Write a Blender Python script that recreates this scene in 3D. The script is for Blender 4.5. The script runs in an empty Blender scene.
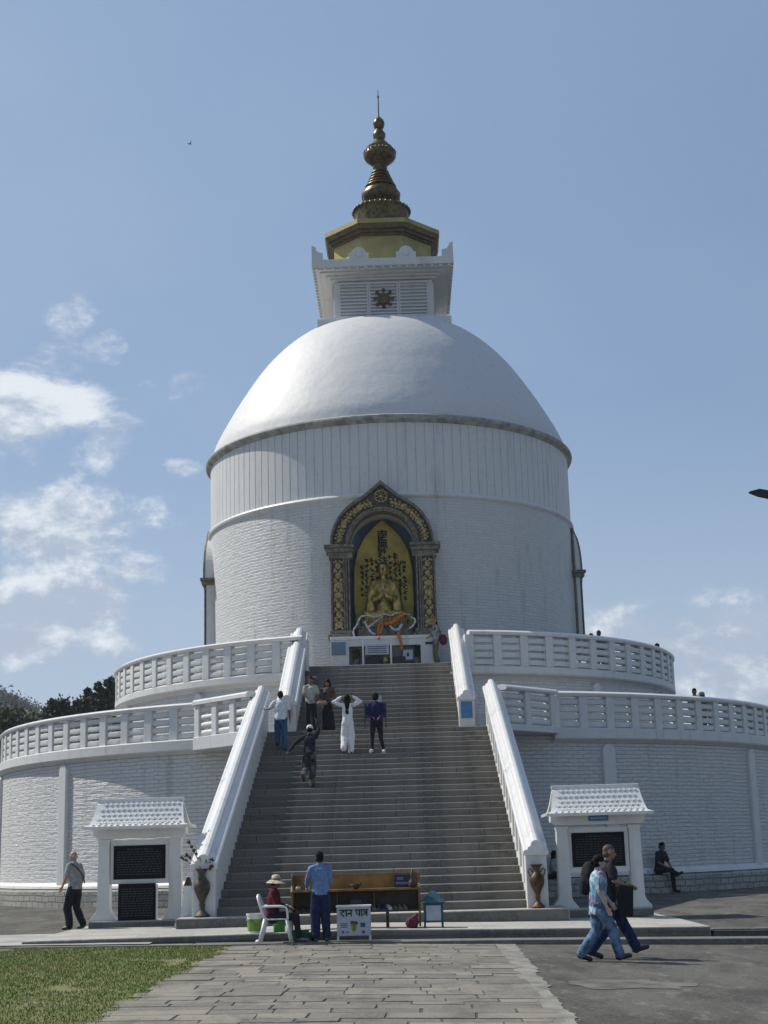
import bpy, bmesh, math, random
import numpy as np
from mathutils import Vector, Matrix, noise as mnoise
R = math.radians
random.seed(7)
scene = bpy.context.scene
col = scene.collection
# ------------------------------------------------------------------ camera
F = 1445.0
cam_d = bpy.data.cameras.new('camera'); cam = bpy.data.objects.new('camera', cam_d); col.objects.link(cam)
CAM = Vector((0.77, 0.0, 1.65))
cam_d.sensor_fit = 'VERTICAL'; cam_d.sensor_height = 24.0; cam_d.lens = 24.0 * F / 1024.0
cam_d.clip_start = 0.1; cam_d.clip_end = 20000
MR = (Matrix.Rotation(R(0.515), 3, 'Z') @ Matrix.Rotation(R(90 + 13.17), 3, 'X') @ Matrix.Rotation(-0.028, 3, 'Z'))
cam.matrix_world = Matrix.Translation(CAM) @ MR.to_4x4()
scene.camera = cam
def at(px, py, Y=None, z=None):
    d = MR @ Vector(((px - 384) / F, -(py - 512) / F, -1.0))
    t = (Y - CAM.y) / d.y if Y is not None else (z - CAM.z) / d.z
    return CAM + d * t
# ------------------------------------------------------------------ materials
def nt(name):
    m = bpy.data.materials.new(name); m.use_nodes = True
    n = m.node_tree; b = n.nodes['Principled BSDF']
    return m, n, b
def N(n, t, **kw):
    x = n.nodes.new(t)
    for k, v in kw.items():
        if k in x.inputs: x.inputs[k].default_value = v
        else: setattr(x, k, v)
    return x
def mixc(n, fac, c1, c2, mode='MIX'):
    m = n.nodes.new('ShaderNodeMix'); m.data_type = 'RGBA'; m.blend_type = mode
    for s, v in ((0, fac), (6, c1), (7, c2)):
        if hasattr(v, 'type') and hasattr(v, 'node'): n.links.new(v, m.inputs[s])
        else: m.inputs[s].default_value = v if s == 0 else (v[0], v[1], v[2], 1)
    return m.outputs[2]
def ramp(n, src, a, b):
    r = N(n, 'ShaderNodeMapRange', interpolation_type='SMOOTHSTEP'); r.inputs['From Min'].default_value = a; r.inputs['From Max'].default_value = b
    n.links.new(src, r.inputs['Value']); return r.outputs[0]
def noise(n, vec, scale, detail=4, rough=.55):
    x = N(n, 'ShaderNodeTexNoise'); x.inputs['Scale'].default_value = scale; x.inputs['Detail'].default_value = detail; x.inputs['Roughness'].default_value = rough
    if vec is not None: n.links.new(vec, x.inputs['Vector'])
    return x.outputs['Fac']
def mapping(n, vec, sc):
    m = N(n, 'ShaderNodeMapping'); m.inputs['Scale'].default_value = sc; n.links.new(vec, m.inputs['Vector']); return m.outputs[0]
def mat(name, c, rough=.6, var=.12, scale=6., bump=.0, bscale=40., metal=0., c2=None, spec=None, bdist=.01):
    m, n, b = nt(name)
    tc = N(n, 'ShaderNodeTexCoord').outputs['Object']
    f = noise(n, tc, scale, 5)
    c2 = c2 or tuple(v * (1 - var * 2.2) for v in c)
    o = mixc(n, ramp(n, f, .3, .7), tuple(min(1, v * (1 + var * .5)) for v in c), c2)
    n.links.new(o, b.inputs['Base Color'])
    b.inputs['Roughness'].default_value = rough; b.inputs['Metallic'].default_value = metal
    if spec is not None: b.inputs['Specular IOR Level'].default_value = spec
    if bump:
        bp = N(n, 'ShaderNodeBump'); bp.inputs['Strength'].default_value = bump; bp.inputs['Distance'].default_value = bdist
        n.links.new(noise(n, tc, bscale, 4), bp.inputs['Height']); n.links.new(bp.outputs[0], b.inputs['Normal'])
    return m
def whitewash(name, kind, row=.11, blen=.3, bstr=.6, bdist=.03, col_=(.60, .60, .59)):
    # painted masonry; UV = (arc length, height) in metres
    m, n, b = nt(name)
    tc = N(n, 'ShaderNodeTexCoord'); ob = tc.outputs['Object']; uv = tc.outputs['UV']
    stain = noise(n, mapping(n, ob, (1.3, 1.3, .18)), 1.6, 6, .65)
    fine = noise(n, ob, 5, 5)
    c = mixc(n, ramp(n, stain, .62 if kind == 'dome' else .52, .95 if kind == 'dome' else .8), col_, tuple(v * .66 for v in (col_[0], col_[1], col_[2] * .94)))
    c = mixc(n, ramp(n, fine, .5, .85), c, tuple(v * .84 for v in col_))
    b.inputs['Roughness'].default_value = .5
    if kind == 'brick':
        sv = N(n, 'ShaderNodeVectorMath', operation='ADD'); n.links.new(uv, sv.inputs[0])
        nz = N(n, 'ShaderNodeTexNoise'); nz.inputs['Scale'].default_value = 1.3; nz.inputs['Detail'].default_value = 3; n.links.new(uv, nz.inputs['Vector'])
        sc = N(n, 'ShaderNodeVectorMath', operation='SCALE'); sc.inputs['Scale'].default_value = .09
        n.links.new(nz.outputs['Color'], sc.inputs[0]); n.links.new(sc.outputs[0], sv.inputs[1])
        br = N(n, 'ShaderNodeTexBrick'); br.inputs['Scale'].default_value = 1; br.inputs['Mortar Size'].default_value = row * .11
        br.inputs['Mortar Smooth'].default_value = .75; br.inputs['Brick Width'].default_value = blen; br.inputs['Row Height'].default_value = row
        br.inputs['Color1'].default_value = (1, 1, 1, 1); br.inputs['Color2'].default_value = (.55, .55, .55, 1); br.inputs['Mortar'].default_value = (0, 0, 0, 1)
        n.links.new(sv.outputs[0], br.inputs['Vector'])
        c = mixc(n, .17, c, br.outputs['Color'], 'MULTIPLY')
        sp = noise(n, mapping(n, uv, (2.2, 6, 1)), 1.1, 3)
        c = mixc(n, ramp(n, sp, .75, .79), c, (.33, .31, .28))
        h = N(n, 'ShaderNodeMath', operation='ADD'); n.links.new(br.outputs['Color'], h.inputs[0])
        hn = N(n, 'ShaderNodeMath', operation='MULTIPLY'); hn.inputs[1].default_value = 2.0
        n.links.new(noise(n, mapping(n, uv, (2.4, 8, 1)), 1, 5, .6), hn.inputs[0]); n.links.new(hn.outputs[0], h.inputs[1])
        hh = h.outputs[0]
    elif kind == 'dome':
        hh = noise(n, ob, 1.1, 5); b.inputs['Roughness'].default_value = .56; b.inputs['Specular IOR Level'].default_value = .3
    else:
        hh = noise(n, ob, 9, 4)
    n.links.new(c, b.inputs['Base Color'])
    bp = N(n, 'ShaderNodeBump'); bp.inputs['Strength'].default_value = bstr; bp.inputs['Distance'].default_value = bdist
    n.links.new(hh, bp.inputs['Height']); n.links.new(bp.outputs[0], b.inputs['Normal'])
    return m
def stone(name, c, bw, rh, mortar=.012, dark=.4, distort=.05, coords='Object', sc=(1, 1, 1), bstr=.6, patch=.35, rough=.85, off=.5, morcol=None):
    m, n, b = nt(name)
    tc = N(n, 'ShaderNodeTexCoord'); v0 = tc.outputs[coords]
    v = mapping(n, v0, sc)
    nz = N(n, 'ShaderNodeTexNoise'); nz.inputs['Scale'].default_value = .9; nz.inputs['Detail'].default_value = 4; n.links.new(v, nz.inputs['Vector'])
    s = N(n, 'ShaderNodeVectorMath', operation='SCALE'); s.inputs['Scale'].default_value = distort; n.links.new(nz.outputs['Color'], s.inputs[0])
    a = N(n, 'ShaderNodeVectorMath', operation='ADD'); n.links.new(v, a.inputs[0]); n.links.new(s.outputs[0], a.inputs[1])
    br = N(n, 'ShaderNodeTexBrick'); br.offset = off; br.squash = 1.45; br.squash_frequency = 3
    br.inputs['Scale'].default_value = 1; br.inputs['Mortar Size'].default_value = mortar; br.inputs['Mortar Smooth'].default_value = .3
    br.inputs['Brick Width'].default_value = bw; br.inputs['Row Height'].default_value = rh
    br.inputs['Color1'].default_value = (*[x * 1.12 for x in c], 1); br.inputs['Color2'].default_value = (*[x * .78 for x in c], 1)
    mc = morcol or [x * dark for x in c]
    br.inputs['Mortar'].default_value = (*mc, 1)
    n.links.new(a.outputs[0], br.inputs['Vector'])
    o = mixc(n, ramp(n, noise(n, v0, 1.1, 6, .65), .4, .72), br.outputs['Color'], tuple(x * (1 - patch) for x in c))
    o = mixc(n, ramp(n, noise(n, v0, 14, 5, .7), .45, .75), o, tuple(x * 1.25 for x in c))
    n.links.new(o, b.inputs['Base Color']); b.inputs['Roughness'].default_value = rough
    bp = N(n, 'ShaderNodeBump'); bp.inputs['Strength'].default_value = bstr; bp.inputs['Distance'].default_value = .015
    h = N(n, 'ShaderNodeMath', operation='SUBTRACT'); n.links.new(noise(n, v0, 20, 4), h.inputs[0]); n.links.new(br.outputs['Fac'], h.inputs[1])
    n.links.new(h.outputs[0], bp.inputs['Height']); n.links.new(bp.outputs[0], b.inputs['Normal'])
    return m
M = {}
M['brick'] = whitewash('white_brick', 'brick', .115, .33, .7, .026)
M['brick_rough'] = whitewash('white_rough_brick', 'brick', .12, .36, .85, .034)
M['white'] = whitewash('white_paint', 'plain', bstr=.25, bdist=.01)
M['white2'] = whitewash('white_gloss_paint', 'plain', bstr=.12, bdist=.01, col_=(.66, .66, .65)); M['white2'].node_tree.nodes['Principled BSDF'].inputs['Roughness'].default_value = .35
M['dome'] = whitewash('dome_paint', 'dome', bstr=.38, bdist=.09, col_=(.57, .57, .57))
M['greymould'] = mat('weathered_grey_moulding', (.36, .36, .33), .75, .2, 3, .3, 12)
M['ledge'] = stone('whitewashed_stone', (.34, .33, .30), .42, .19, .025, .35, .16, 'UV', patch=.45, bstr=1.0)
M['step'] = stone('step_stone', (.172, .160, .138), 1.25, 4.0, .012, .35, .03, 'Object', bstr=.45, patch=.45)
_n = M['step'].node_tree; _oi = _n.nodes.new('ShaderNodeObjectInfo'); _mp = [x for x in _n.nodes if x.type == 'MAPPING'][0]
_cx = _n.nodes.new('ShaderNodeCombineXYZ'); _mu = _n.nodes.new('ShaderNodeMath'); _mu.operation = 'MULTIPLY'; _mu.inputs[1].default_value = 2.4; _n.links.new(_oi.outputs['Random'], _mu.inputs[0]); _n.links.new(_mu.outputs[0], _cx.inputs[0]); _n.links.new(_cx.outputs[0], _mp.inputs['Location'])
_b = _n.nodes['Principled BSDF']; _src = _b.inputs['Base Color'].links[0].from_socket; _r = _n.nodes.new('ShaderNodeMapRange'); _r.inputs['To Min'].default_value = .82; _r.inputs['To Max'].default_value = 1.18; _n.links.new(_oi.outputs['Random'], _r.inputs['Value'])
_vm = _n.nodes.new('ShaderNodeVectorMath'); _vm.operation = 'SCALE'; _n.links.new(_src, _vm.inputs[0]); _n.links.new(_r.outputs[0], _vm.inputs['Scale']); _n.links.new(_vm.outputs[0], _b.inputs['Base Color'])
M['platform'] = stone('platform_stone', (.36, .345, .31), 1.1, .8, .008, .6, .03, bstr=.3, patch=.25)
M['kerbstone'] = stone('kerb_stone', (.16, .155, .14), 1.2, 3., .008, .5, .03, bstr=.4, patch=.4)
M['paving'] = stone('paving_stone', (.235, .218, .18), .82, .40, .022, .30, .16, bstr=.8, patch=.22, off=.37)
def paver():
    m, n, b = nt('paving_slab'); ge = N(n, 'ShaderNodeNewGeometry'); tc = N(n, 'ShaderNodeTexCoord').outputs['Object']
    c = mixc(n, ge.outputs['Random Per Island'], (.235, .214, .172), (.135, .126, .104))
    c = mixc(n, ramp(n, noise(n, mapping(n, tc, (1, .5, 1)), 1.8, 7, .7), .42, .68), c, (.095, .09, .076)); c = mixc(n, ramp(n, noise(n, tc, 22, 5, .7), .5, .8), c, (.32, .285, .22))
    n.links.new(c, b.inputs['Base Color']); b.inputs['Roughness'].default_value = .85
    bp = N(n, 'ShaderNodeBump'); bp.inputs['Strength'].default_value = .5; bp.inputs['Distance'].default_value = .01; n.links.new(noise(n, tc, 26, 5), bp.inputs['Height']); n.links.new(bp.outputs[0], b.inputs['Normal']); return m
M['paver'] = paver()
M['joint'] = mat('joint_sand', (.085, .08, .062), .95, .2, 6)
M['gold'] = mat('gilded_paint', (.40, .29, .075), .42, .2, 4, .3, 12, .55, c2=(.16, .12, .04), bdist=.02)
M['goldpanel'] = mat('gold_panel', (.46, .34, .06), .45, .15, 2, metal=.35)
M['bronze'] = mat('bronze_spire', (.13, .092, .034), .36, .4, 6, .3, 20, .7, c2=(.04, .03, .014))
M['goldwall'] = mat('yellow_gold_cladding', (.36, .30, .11), .5, .12, 2.0, .2, 4, .15, c2=(.28, .225, .08))
M['browneave'] = mat('brown_metal_eave', (.13, .095, .035), .5, .2, 4, metal=.4)
M['carved'] = mat('dark_carved_stone', (.075, .062, .047), .6, .3, 9, .6, 40)
M['carvegold'] = mat('gilded_relief', (.46, .34, .14), .5, .3, 14, .4, 50, .25)
M['mould'] = mat('weathered_moulding', (.20, .175, .13), .7, .25, 8, .4, 30)
M['nicheshade'] = mat('shade_tinted_plaster', (.10, .13, .19), .7, .15, 3)  # shade on the recess sides and back is put into this colour
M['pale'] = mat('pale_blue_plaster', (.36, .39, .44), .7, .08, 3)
M['ink'] = mat('black_ink', (.012, .012, .01), .6)
M['blackgranite'] = mat('black_granite', (.007, .008, .011), .6, .2, 20, spec=.12)
M['etch'] = mat('etched_lettering', (.030, .032, .034), .6, .1)
M['wood'] = mat('varnished_wood', (.28, .145, .028), .4, .25, 3, .2, 20)
M['wooddark'] = mat('dark_wood', (.06, .042, .025), .6, .25, 4)
M['palesign'] = mat('pale_teal_notice', (.12, .22, .27), .5, .08)
M['navy'] = mat('navy_board', (.010, .016, .075), .5, .1)
M['blue'] = mat('bright_blue_sign', (.06, .19, .42), .5, .08)
M['teal'] = mat('teal_painted_metal', (.008, .085, .12), .45, .2, 10)
M['poster'] = mat('white_poster', (.42, .46, .52), .5, .05)
M['plastic'] = mat('white_plastic', (.75, .76, .76), .35, .05)
M['green'] = mat('green_plastic', (.015, .28, .03), .4, .1)
M['dkgreen'] = mat('dark_green_plastic', (.01, .13, .05), .5, .1)
M['lime'] = mat('lime_label', (.20, .36, .05), .5, .2, 8)
M['black'] = mat('black_paint', (.012, .012, .014), .5, .1)
M['magenta'] = mat('magenta_cloth', (.12, .010, .035), .8, .2, 20)
M['brass'] = mat('worn_brass', (.105, .062, .03), .5, .3, 12, .4, 30, .55)
M['skin'] = mat('skin', (.33, .19, .12), .55, .06, 8)
M['skindark'] = mat('skin_dark', (.17, .09, .055), .55, .06, 8)
M['skinpale'] = mat('skin_pale', (.50, .33, .25), .55, .06, 8)
M['eye'] = mat('eye_dark', (.02, .015, .01), .3)
M['lips'] = mat('lips', (.26, .10, .08), .5)
M['hair'] = mat('black_hair', (.006, .005, .005), .8, .3, 30, .2, 90, spec=.15)
M['hairgrey'] = mat('grey_hair', (.36, .34, .32), .7, .2, 30, .3, 90)
M['hairbrown'] = mat('cropped_brown_hair', (.10, .06, .04), .7, .2, 30, .3, 90)
M['asphalt'] = stone('asphalt', (.088, .085, .077), 60, 60, .0, 1, .0, bstr=.8, patch=.38, rough=.92)
def asph():
    m, n, b = nt('asphalt'); tc = N(n, 'ShaderNodeTexCoord').outputs['Object']
    c = mixc(n, ramp(n, noise(n, mapping(n, tc, (1, .35, 1)), .9, 7, .7), .40, .62), (.105, .102, .093), (.058, .056, .051)); c = mixc(n, ramp(n, noise(n, mapping(n, tc, (1, .5, 1)), 3.0, 8, .75), .53, .70), c, (.19, .18, .155))
    c = mixc(n, ramp(n, noise(n, tc, 9, 6, .75), .55, .75), c, (.035, .033, .029)); c = mixc(n, ramp(n, noise(n, tc, 30, 3, .8), .56, .70), c, (.25, .235, .20))
    n.links.new(c, b.inputs['Base Color']); b.inputs['Roughness'].default_value = .95; b.inputs['Specular IOR Level'].default_value = .2
    bp = N(n, 'ShaderNodeBump'); bp.inputs['Strength'].default_value = .8; bp.inputs['Distance'].default_value = .012; n.links.new(noise(n, tc, 45, 4), bp.inputs['Height']); n.links.new(bp.outputs[0], b.inputs['Normal']); return m
M['asphalt'] = asph()
M['asphalt2'] = mat('worn_asphalt', (.128, .122, .107), .9, .25, 2.5, .6, 60)
M['cement'] = mat('pale_cement', (.24, .23, .205), .9, .2, 3, .5, 30)
M['concrete'] = mat('light_concrete', (.36, .355, .33), .9, .15, .9, .4, 30)
M['soil'] = mat('green_turf', (.10, .125, .025), .95, .25, 1.3, .8, 40, c2=(.17, .145, .07))
M['blade'] = mat('grass_blade', (.095, .165, .028), .85, .3, 1.0, c2=(.135, .165, .040), spec=.1)
M['leaf'] = mat('dark_leaves', (.035, .058, .022), .8, .4, .35, c2=(.015, .028, .012))
M['leaf2'] = mat('olive_leaves', (.085, .105, .03), .8, .35, .35, c2=(.04, .055, .018))
M['bark'] = mat('bark', (.10, .075, .055), .9, .3, 5, .5, 20)
M['farwood'] = mat('far_forest', (.050, .078, .034), .9, .4, .05, c2=(.025, .042, .020))
M['hillground'] = mat('hill_soil', (.05, .065, .03), .95, .3, .02)
def cloth(name, c, var=.15, sc=14): return mat(name, c, .85, var, sc, .25, 160, spec=.2, bdist=.004)
M['khata'] = cloth('white_scarf', (.62, .63, .62))
M['orange'] = mat('marigold_orange', (.55, .17, .02), .8, .2, 20)
M['gold_leafed'] = mat('dark_gilded_statue', (.48, .34, .09), .35, .25, 5, .25, 12, .6, c2=(.15, .10, .03))
# ------------------------------------------------------------------ mesh builder
class MB:
    def __init__(s): s.v = []; s.f = []; s.uv = {}
    def add(s, vs, fs, uvs=None):
        o = len(s.v); s.v += [tuple(x) for x in vs]; s.f += [tuple(i + o for i in f) for f in fs]
        if uvs:
            for i, u in enumerate(uvs): s.uv[o + i] = u
        return s
    def box(s, x0, x1, y0, y1, z0, z1):
        return s.add([(x0, y0, z0), (x1, y0, z0), (x1, y1, z0), (x0, y1, z0), (x0, y0, z1), (x1, y0, z1), (x1, y1, z1), (x0, y1, z1)],
                     [(0, 3, 2, 1), (4, 5, 6, 7), (0, 1, 5, 4), (1, 2, 6, 5), (2, 3, 7, 6), (3, 0, 4, 7)])
    def frust(s, x0, x1, y0, y1, z0, X0, X1, Y0, Y1, z1):
        return s.add([(x0, y0, z0), (x1, y0, z0), (x1, y1, z0), (x0, y1, z0), (X0, Y0, z1), (X1, Y0, z1), (X1, Y1, z1), (X0, Y1, z1)],
                     [(0, 3, 2, 1), (4, 5, 6, 7), (0, 1, 5, 4), (1, 2, 6, 5), (2, 3, 7, 6), (3, 0, 4, 7)])
    def prism(s, poly, a, b, axis='y'):
        # poly: 2D ccw points; extruded between a and b along axis. 'y': poly=(x,z); 'x': poly=(y,z); 'z': poly=(x,y)
        n = len(poly)
        def P(p, t): return {'y': (p[0], t, p[1]), 'x': (t, p[0], p[1]), 'z': (p[0], p[1], t)}[axis]
        vs = [P(p, a) for p in poly] + [P(p, b) for p in poly]
        fs = [tuple(range(n)), tuple(range(2 * n - 1, n - 1, -1))] + [(i, i + n, (i + 1) % n + n, (i + 1) % n) for i in range(n)]
        return s.add(vs, fs)
    def lathe(s, prof, seg=48, a0=-180, a1=180, c=(0, 0, 0), cap=True):
        # prof: (r,z) bottom to top; angle from -Y towards +X
        na = seg + 1; vs = []; uv = []
        cum = 0; zz = []
        for k, (r, z) in enumerate(prof):
            if k: cum += math.hypot(r - prof[k - 1][0], z - prof[k - 1][1])
            zz.append(cum)
        rm = max(p[0] for p in prof)
        for k, (r, z) in enumerate(prof):
            for i in range(na):
                t = R(a0 + (a1 - a0) * i / seg)
                vs.append((c[0] + r * math.sin(t), c[1] - r * math.cos(t), c[2] + z)); uv.append((rm * t, zz[k]))
        fs = [(k * na + i, k * na + i + 1, (k + 1) * na + i + 1, (k + 1) * na + i) for k in range(len(prof) - 1) for i in range(seg)]
        if cap:
            if prof[0][0] > 1e-4: fs.append(tuple(range(seg, -1, -1)) if a1 - a0 < 359 else tuple(range(seg - 1, -1, -1)))
            if prof[-1][0] > 1e-4:
                o = (len(prof) - 1) * na; fs.append(tuple(range(o, o + (na if a1 - a0 < 359 else seg))))
        return s.add(vs, fs, uv)
    def ring(s, prof, seg=96, a0=-180, a1=180):
        # closed profile swept round
        full = a1 - a0 > 359; na = seg if full else seg + 1; n = len(prof); vs = []; uv = []
        for i in range(na):
            t = R(a0 + (a1 - a0) * i / seg)
            for (r, z) in prof: vs.append((r * math.sin(t), -r * math.cos(t), z)); uv.append((r * t, z))
        fs = []
        for i in range(seg):
            j = (i + 1) % na
            for k in range(n):
                l = (k + 1) % n
                fs.append((i * n + k, j * n + k, j * n + l, i * n + l))
        if not full: fs += [tuple(range(n)), tuple(range((na - 1) * n + n - 1, (na - 1) * n - 1, -1))]
        return s.add(vs, fs, uv)
    def tube(s, pts, r, seg=8, closed=False):
        pts = [Vector(p) for p in pts]; n = len(pts); rs = r if isinstance(r, (list, tuple)) else [r] * n
        vs = []; up = Vector((0, 0, 1))
        for i, p in enumerate(pts):
            d = (pts[min(i + 1, n - 1)] - pts[max(i - 1, 0)]).normalized()
            a = d.cross(up if abs(d.z) < .95 else Vector((0, 1, 0))).normalized(); b = d.cross(a)
            for k in range(seg):
                t = 2 * math.pi * k / seg; vs.append(p + (a * math.cos(t) + b * math.sin(t)) * rs[i])
        fs = [(i * seg + k, i * seg + (k + 1) % seg, (i + 1) * seg + (k + 1) % seg, (i + 1) * seg + k) for i in range(n - 1) for k in range(seg)]
        fs += [tuple(range(seg - 1, -1, -1)), tuple(range((n - 1) * seg, n * seg))]
        return s.add(vs, fs)
    def ell(s, c, r, seg=12, rings=8, rot=None):
        r = r if isinstance(r, (list, tuple)) else (r, r, r); c = Vector(c); vs = []
        def T(p):
            p = Vector((p[0] * r[0], p[1] * r[1], p[2] * r[2]))
            return c + (rot @ p if rot else p)
        vs.append(T((0, 0, -1)))
        for i in range(1, rings):
            a = math.pi * i / rings - math.pi / 2
            for k in range(seg):
                t = 2 * math.pi * k / seg; vs.append(T((math.cos(a) * math.cos(t), math.cos(a) * math.sin(t), math.sin(a))))
        vs.append(T((0, 0, 1)))
        fs = [(0, 1 + (k + 1) % seg, 1 + k) for k in range(seg)]
        for i in range(rings - 2):
            for k in range(seg):
                a = 1 + i * seg; fs.append((a + k, a + (k + 1) % seg, a + seg + (k + 1) % seg, a + seg + k))
        l = 1 + (rings - 2) * seg; e = len(vs) - 1
        fs += [(l + k, l + (k + 1) % seg, e) for k in range(seg)]
        return s.add(vs, fs)
    def cap(s, a, b, ra, rb, flat=1., side=(1, 0, 0), seg=12, e0=1.):
        # tapered elliptic capsule from a to b; radius along side = r, across = r*flat
        a = Vector(a); b = Vector(b); d = b - a; L = max(d.length, 1e-5); d = d / L
        sd = Vector(side); sd = sd - d * sd.dot(d)
        if sd.length < 1e-3: sd = d.orthogonal()
        sd.normalize(); ot = d.cross(sd); vs = []; rings = []
        for k in range(1, 4):
            t = math.pi / 2 * k / 3; rings.append((-math.cos(t) * ra * min(1, flat + .2) * e0, math.sin(t) * ra if e0 == 1 else ra * (.9 + .1 * math.sin(t))))
        for k in range(0, 3):
            t = math.pi / 2 * k / 3; rings.append((L + math.sin(t) * rb * min(1, flat + .2), math.cos(t) * rb))
        vs.append(a - d * ra * min(1, flat + .2) * e0)
        for (h, r) in rings:
            for k in range(seg):
                t = 2 * math.pi * k / seg; vs.append(a + d * h + sd * math.cos(t) * r + ot * math.sin(t) * r * flat)
        vs.append(b + d * rb * min(1, flat + .2)); n = len(rings); e = len(vs) - 1
        fs = [(0, 1 + (k + 1) % seg, 1 + k) for k in range(seg)]
        for i in range(n - 1):
            for k in range(seg):
                q = 1 + i * seg; fs.append((q + k, q + (k + 1) % seg, q + seg + (k + 1) % seg, q + seg + k))
        q = 1 + (n - 1) * seg; fs += [(q + k, q + (k + 1) % seg, e) for k in range(seg)]
        return s.add(vs, fs)
    def xf(s, m):
        s.v = [tuple(m @ Vector(v)) for v in s.v]; return s
    def mesh(s, name, m, smooth=False, recalc=True):
        me = bpy.data.meshes.new(name); me.from_pydata(s.v, [], s.f)
        if s.uv:
            ul = me.uv_layers.new(name='UVMap'); li = np.zeros(len(me.loops), dtype=np.int32); me.loops.foreach_get('vertex_index', li)
            arr = np.array([s.uv.get(i, (0, 0)) for i in range(len(s.v))], dtype=np.float32)[li]
            ul.data.foreach_set('uv', arr.ravel())
        if recalc:
            bm = bmesh.new(); bm.from_mesh(me); bmesh.ops.recalc_face_normals(bm, faces=bm.faces); bm.to_mesh(me); bm.free()
        me.materials.append(m)
        if smooth:
            me.shade_smooth()
            if smooth != True: me.set_sharp_from_angle(angle=R(smooth))
        return me
    def build(s, name, m, parent=None, smooth=False, bevel=0, recalc=True, bseg=2):
        o = bpy.data.objects.new(name, s.mesh(name, m, smooth, recalc)); col.objects.link(o); o.parent = parent
        if bevel:
            b = o.modifiers.new('bevel', 'BEVEL'); b.width = bevel; b.segments = bseg; b.limit_method = 'ANGLE'; b.angle_limit = R(35)
        return o
def tag(o, label=None, cat=None, group=None, kind=None):
    if label: o['label'] = label
    if cat: o['category'] = cat
    if group: o['group'] = group
    if kind: o['kind'] = kind
    return o
def thing(name, label, cat, loc=(0, 0, 0), rz=0, group=None):
    o = bpy.data.objects.new(name, None); o.empty_display_size = .2; col.objects.link(o)
    o.location = loc; o.rotation_euler = (0, 0, rz); return tag(o, label, cat, group)
def inst(src, parent, loc=None, rz=None):
    c = src.copy(); col.objects.link(c); c.parent = parent
    if loc is not None: c.location = loc
    if rz is not None: c.rotation_euler = (0, 0, rz)
    return c
def place(o, loc, rz=0): o.location = loc; o.rotation_euler = (0, 0, rz); return o
def text_mesh(body, size, name, m, parent=None, loc=(0, 0, 0), rot=(R(90), 0, 0), ext=.002, bold=0.):
    cu = bpy.data.curves.new(name, 'FONT'); cu.body = body; cu.size = size; cu.extrude = ext; cu.align_x = 'CENTER'; cu.align_y = 'CENTER'; cu.offset = bold
    t = bpy.data.objects.new(name + '_tmp', cu); col.objects.link(t); bpy.context.view_layer.update()
    me = bpy.data.meshes.new_from_object(t.evaluated_get(bpy.context.evaluated_depsgraph_get()))
    bpy.data.objects.remove(t); bpy.data.curves.remove(cu); me.materials.clear(); me.materials.append(m)
    o = bpy.data.objects.new(name, me); col.objects.link(o); o.parent = parent; o.location = loc; o.rotation_euler = rot
    return o
def remesh(mb, name, m, parent, voxel=.01, smooth=4, fold=0., fscale=9.):
    o = mb.build(name, m, parent, recalc=False)
    a = o.modifiers.new('r', 'REMESH'); a.mode = 'VOXEL'; a.voxel_size = voxel; a.use_smooth_shade = True
    if smooth: b = o.modifiers.new('s', 'SMOOTH'); b.factor = .5; b.iterations = smooth
    bpy.context.view_layer.update()
    me = bpy.data.meshes.new_from_object(o.evaluated_get(bpy.context.evaluated_depsgraph_get()))
    o.modifiers.clear(); old = o.data; o.data = me; bpy.data.meshes.remove(old); me.name = name
    if not me.materials: me.materials.append(m)
    if fold:
        n = len(me.vertices); co = np.zeros(n * 3, np.float32); me.vertices.foreach_get('co', co); co = co.reshape(-1, 3)
        no = np.zeros(n * 3, np.float32); me.vertices.foreach_get('normal', no); no = no.reshape(-1, 3)
        d = np.array([mnoise.noise(Vector((c[0] * fscale, c[1] * fscale, c[2] * fscale * .45))) + .5 * mnoise.noise(Vector((c[0] * fscale * 2.3, c[1] * fscale * 2.3, c[2] * fscale * 1.2 + 7))) for c in co], np.float32)
        me.vertices.foreach_set('co', (co + no * (d * fold)[:, None]).ravel())
    me.shade_smooth(); me.update(); return o
def curve(pts, k=6):
    out = []
    for i in range(len(pts) - 1):
        for j in range(k):
            t = j / k; p0 = Vector(pts[max(i - 1, 0)]); p1 = Vector(pts[i]); p2 = Vector(pts[i + 1]); p3 = Vector(pts[min(i + 2, len(pts) - 1)])
            out.append(.5 * ((2 * p1) + (-p0 + p2) * t + (2 * p0 - 5 * p1 + 4 * p2 - p3) * t * t + (-p0 + 3 * p1 - 3 * p2 + p3) * t ** 3))
    return out + [Vector(pts[-1])]
# ------------------------------------------------------------------ world, sun
w = bpy.data.worlds.new('World'); scene.world = w; w.use_nodes = True
n = w.node_tree; bg = n.nodes['Background']
SUN_EL = 48.0; SUN = Vector((-math.sin(R(112)), -math.cos(R(112)), 0)) * math.cos(R(SUN_EL)) + Vector((0, 0, math.sin(R(SUN_EL))))
sky = n.nodes.new('ShaderNodeTexSky'); sky.sky_type = 'NISHITA'; sky.sun_disc = False
sky.sun_elevation = R(SUN_EL); sky.sun_rotation = math.atan2(SUN.x, SUN.y)
sky.altitude = 900; sky.air_density = 1.0; sky.dust_density = 1.6; sky.ozone_density = 1.4
tcg = n.nodes.new('ShaderNodeTexCoord').outputs['Generated']
sep = n.nodes.new('ShaderNodeSeparateXYZ'); n.links.new(tcg, sep.inputs[0])
def wm(op, a, b=None, c=None):
    x = n.nodes.new('ShaderNodeMath'); x.operation = op
    for i, v in enumerate((a, b, c)):
        if v is None: continue
        if isinstance(v, (int, float)): x.inputs[i].default_value = v
        else: n.links.new(v, x.inputs[i])
    return x.outputs[0]
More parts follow.
